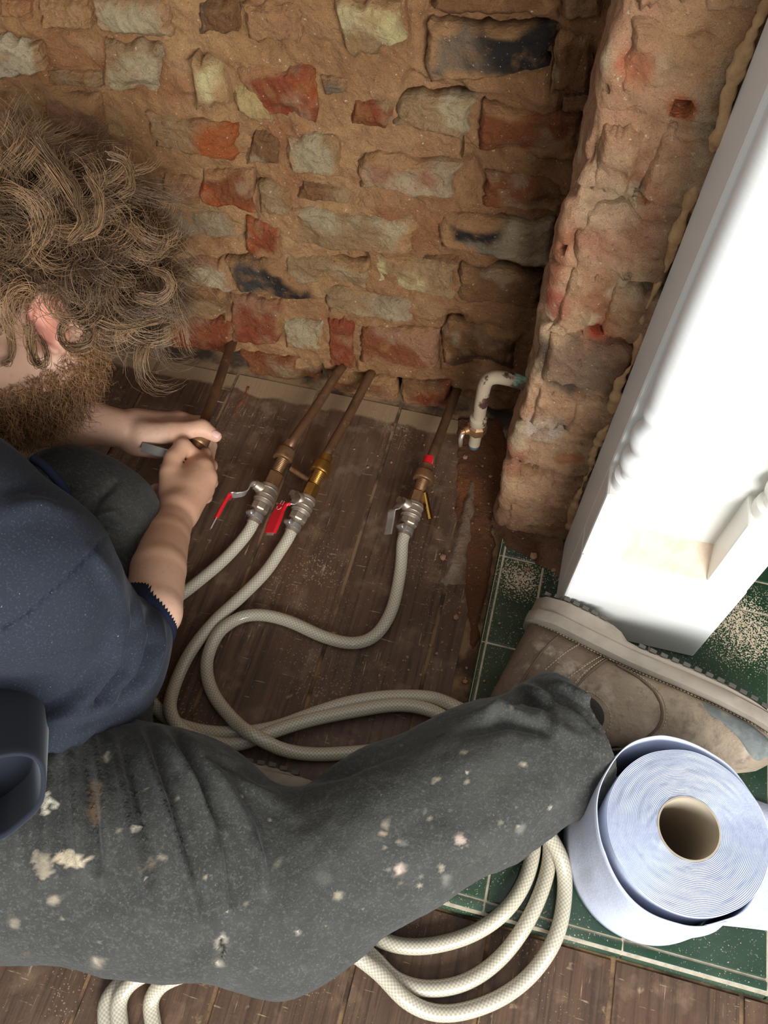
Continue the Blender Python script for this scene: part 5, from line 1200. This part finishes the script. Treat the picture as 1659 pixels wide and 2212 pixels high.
def boot(O, X, Y, Zd, detail=True):
    """O: heel corner on the sole plane; X heel->toe, Y sole->upper, Z across; returns the part group"""
    O = np.array(O); X = nrm(X); Y = nrm(np.array(Y)-X*(np.array(Y)@X)); Zc = np.cross(X, Y); Zc = Zc if Zc@np.array(Zd) > 0 else -Zc
    B = lambda x, y, z: O+X*x+Y*y+Zc*z
    Lb = 0.325
    xs = np.linspace(0, Lb, 54)
    topy = np.interp(xs, [0, .02, .06, .10, .135, .16, .20, .25, .29, .315, .325], [.135, .150, .155, .150, .128, .108, .092, .080, .070, .052, .034])
    hw = np.interp(xs, [0, .008, .03, .08, .13, .19, .24, .28, .305, .318, .325], [.014, .026, .036, .0375, .040, .048, .051, .047, .037, .024, .010])
    zoff = np.interp(xs, [0, .15, .25, .325], [0, 0, .004, .008])
    n = 40; V = []; cc = []
    for x, t, h, zo in zip(xs, topy, hw, zoff):
        for j in range(n):
            th = j*2*math.pi/n; c, s = math.cos(th), math.sin(th); y0 = 0.018; m_ = (y0+t)/2; a = (t-y0)/2
            e = 0.62 if s < 0 else 0.85
            yy = m_+a*np.sign(s)*abs(s)**e; zz = h*np.sign(c)*abs(c)**(0.75)*(1-0.28*max(0, (yy-.05)/max(t-.02, .03)))
            q = np.array([x, yy, zz]); w1 = 0.0
            if 0.14 < x < 0.27: w1 = 0.0016*math.sin(x*420+yy*160+4*float(vnoise(q*60, 2)))*smooth(x, .15, .2)*(1-smooth(x, .23, .27))
            V.append(B(x, yy+w1, zz+zo+(w1*1.3+0.0024*float(vnoise(q*38, 5))+.0010*float(vnoise(q*110, 6)))*np.sign(c)))
            kx = float(smooth(np.array(x+.02*float(vnoise(q*30, 9))), .06, .17)); cc.append((C8(112,94,78)*(1-kx)+C8(160,142,120)*kx)*(1+.14*float(vnoise(q*24, 8))))
    F = [(i*n+j, i*n+(j+1) % n, (i+1)*n+(j+1) % n, (i+1)*n+j) for i in range(len(xs)-1) for j in range(n)]+[tuple(range(n)), tuple((len(xs)-1)*n+j for j in range(n))]
    up = mesh_np('boot', V, F, M_leather, man, True, col=np.array(cc))
    def fixn(o):
        bm = bmesh.new(); bm.from_mesh(o.data); bmesh.ops.recalc_face_normals(bm, faces=bm.faces); bm.to_mesh(o.data); bm.free()
    fixn(up); tag(up, 'dusty worn brown leather work boot')
    # sole: outline extruded across its thickness, raised heel and waist
    m = 64; V = []; th = np.linspace(0, 1, m)
    xo = np.concatenate([np.linspace(-.006, Lb+.008, 32), np.linspace(Lb+.008, -.006, 32)]); sg = np.concatenate([np.ones(32), -np.ones(32)])
    def hwf(x): return float(np.interp(x, [-.006, .002, .03, .08, .13, .19, .24, .285, .312, .328, .333], [.012, .028, .040, .0405, .042, .051, .0555, .051, .040, .022, .006]))
    def zo_(x): return float(np.interp(x, [0, .15, .25, .325], [0, 0, .004, .008]))
    def bot(x): return float(np.interp(x, [0, .075, .10, .115, .20, .27, .33], [-.015, -.015, -.012, -.001, -.001, .001, .010]))
    lay = [(lambda x: 0.024, 0.0), (lambda x: 0.020, .0025), (lambda x: 0.010, .0025), (lambda x: 0.008, .0005), (lambda x: bot(x)+.004, .0015), (lambda x: bot(x), -.0025)]
    for yf, ex in lay:
        for x, s in zip(xo, sg): V.append(B(x+(ex if x > .16 else -ex)*0.8, yf(x), zo_(x)+s*(hwf(x)+ex)))
    F = [(i*m+j, i*m+(j+1) % m, (i+1)*m+(j+1) % m, (i+1)*m+j) for i in range(len(lay)-1) for j in range(m)]
    for k in (0, len(lay)-1): F += [(k*m+j, k*m+j+1, k*m+m-2-j, k*m+m-1-j) for j in range(31)]
    so = mesh_np('sole', V, F, M_sole, up, True); fixn(so); shade_auto(so, 45)
    for i, x in enumerate(np.concatenate([np.arange(.004, .085, .0125), np.arange(.135, .30, .0135)])):
        for s in (1, -1):
            c = B(x, bot(x)-.0015, zo_(x)+s*(hwf(x)-.010)); o = box('tread_lug', (-.0042, -.0025, -.0105), (.0042, .0025, .0105), M_tread, so, bev=.0006)
            o.matrix_local = Matrix.Translation(Vector(c)-parent_offset(so)) @ Matrix((tuple(X), tuple(Y), tuple(Zc))).transposed().to_4x4()
    if not detail: return up
    # surface lines on the side that faces up
    def surf(x, y):
        x = x+.022; t = float(np.interp(x, xs, topy)); h = float(np.interp(x, xs, hw)); zo = zo_(x); y0 = .018; m_ = (y0+t)/2; a = (t-y0)/2
        s = np.clip((y-m_)/a, -1, 1); e = 0.62 if s < 0 else 0.85; sv = abs(s)**(1/e); c = math.sqrt(max(0, 1-sv*sv))
        return B(x, y, zo+h*c**0.75*(1-0.28*max(0, (y-.05)/max(t-.02, .03)))+.0006)
    def line(nm, pts, r, mt, stitch=False):
        P = catmull([np.array([p[0], p[1], 0]) for p in pts], 8); W = [surf(p[0], p[1]) for p in P]
        if not stitch: tube(nm, W, r, mt, up, n=6); return
        W = np.array(W); s = np.concatenate([[0], np.cumsum(np.linalg.norm(np.diff(W, axis=0), axis=1))]); VV, FF, k = [], [], 0; parts = []
        for q in np.arange(0.001, s[-1]-.003, .0042):
            a = np.array([np.interp(q, s, W[:, i]) for i in range(3)]); b = np.array([np.interp(q+.0028, s, W[:, i]) for i in range(3)]); off = Zc*0.0004
            v, f, _ = tube_geo([a+off, (a+b)/2+off*2.2, b+off], r, 5); parts.append((v, f))
        v, f = join_geo(parts); o = mesh_np(nm, v, f, mt, up, True); tag(o, kind='stuff')
    line('panel_edge', [(.095, .030), (.118, .034), (.150, .050), (.166, .075), (.158, .100), (.135, .118), (.118, .132)], .0016, M_leather_edge, False)
    line('stitching', [(.099, .029), (.122, .032), (.155, .048), (.171, .075), (.163, .102), (.139, .121)], .0006, M_thread, True)
    line('stitching', [(.075, .028), (.060, .060), (.046, .090)], .0006, M_thread, True); line('stitching', [(.080, .028), (.066, .062), (.060, .085)], .0006, M_thread, True)
    line('panel_edge', [(.083, .027), (.070, .062), (.064, .085)], .0013, M_leather_edge, False)
    line('stitching', [(.045, .027), (.033, .055), (.022, .085)], .0006, M_thread, True)
    line('panel_edge', [(.018, .030), (.010, .060), (.006, .09), (.004, .12)], .0014, M_leather_edge, False)
    line('stitching', [(-.012, .0245), (.06, .026), (.12, .0262), (.20, .0262), (.25, .0262), (.28, .027)], .0007, M_thread, True)
    line('stitching', [(.064, .090), (.085, .082), (.108, .090), (.118, .108), (.108, .122), (.09, .130)], .0006, M_thread, True)
    def inlay(nm, poly, mt, lift):
        c = np.mean(poly, 0); P = catmull([np.array([p[0], p[1], 0]) for p in poly+poly[:1]], 6)[:-1]; k = len(P); V = []
        for r in (1.0, .96, .66, .33, .001):
            for p in P:
                q = c+(p[:2]-c)*r; V.append(surf(q[0], q[1])+Zc*(lift if r < .99 else -.001))
        F = [(i*k+j, i*k+(j+1) % k, (i+1)*k+(j+1) % k, (i+1)*k+j) for i in range(4) for j in range(k)]
        o = mesh_np(nm, V, F, mt, up, True); fixn(o)
    inlay('elastic_panel', [(.066, .094), (.086, .087), (.103, .094), (.110, .108), (.102, .119), (.080, .126), (.064, .128)], M_elastic, .0012)
    inlay('toe_cap_patch', [(.196, .030), (.226, .029), (.256, .030), (.280, .034), (.290, .042), (.282, .056), (.268, .060), (.250, .054), (.226, .046), (.204, .042)], M_cap, .0010)
    return up
M_leather_edge = material('dark_leather_edge', col=C8(96,78,62), rough=0.7)
hx0 = np.array([0.086, 0.498, 0.070]); toe = np.array([0.402, 0.405, 0.074])
boot(hx0, toe-hx0, np.array([-0.28, -0.96, 0.0]), (0, 0, 1))
la = Z(415, 1588, 0.040); lt = Z(668, 1622, 0.040)
boot(la-nrm(lt-la)*0.17+np.array([0.02, -0.035, -.0]), lt-la, np.array([0.12, 0.99, 0.0])*-1, (0, 0, 1), False)
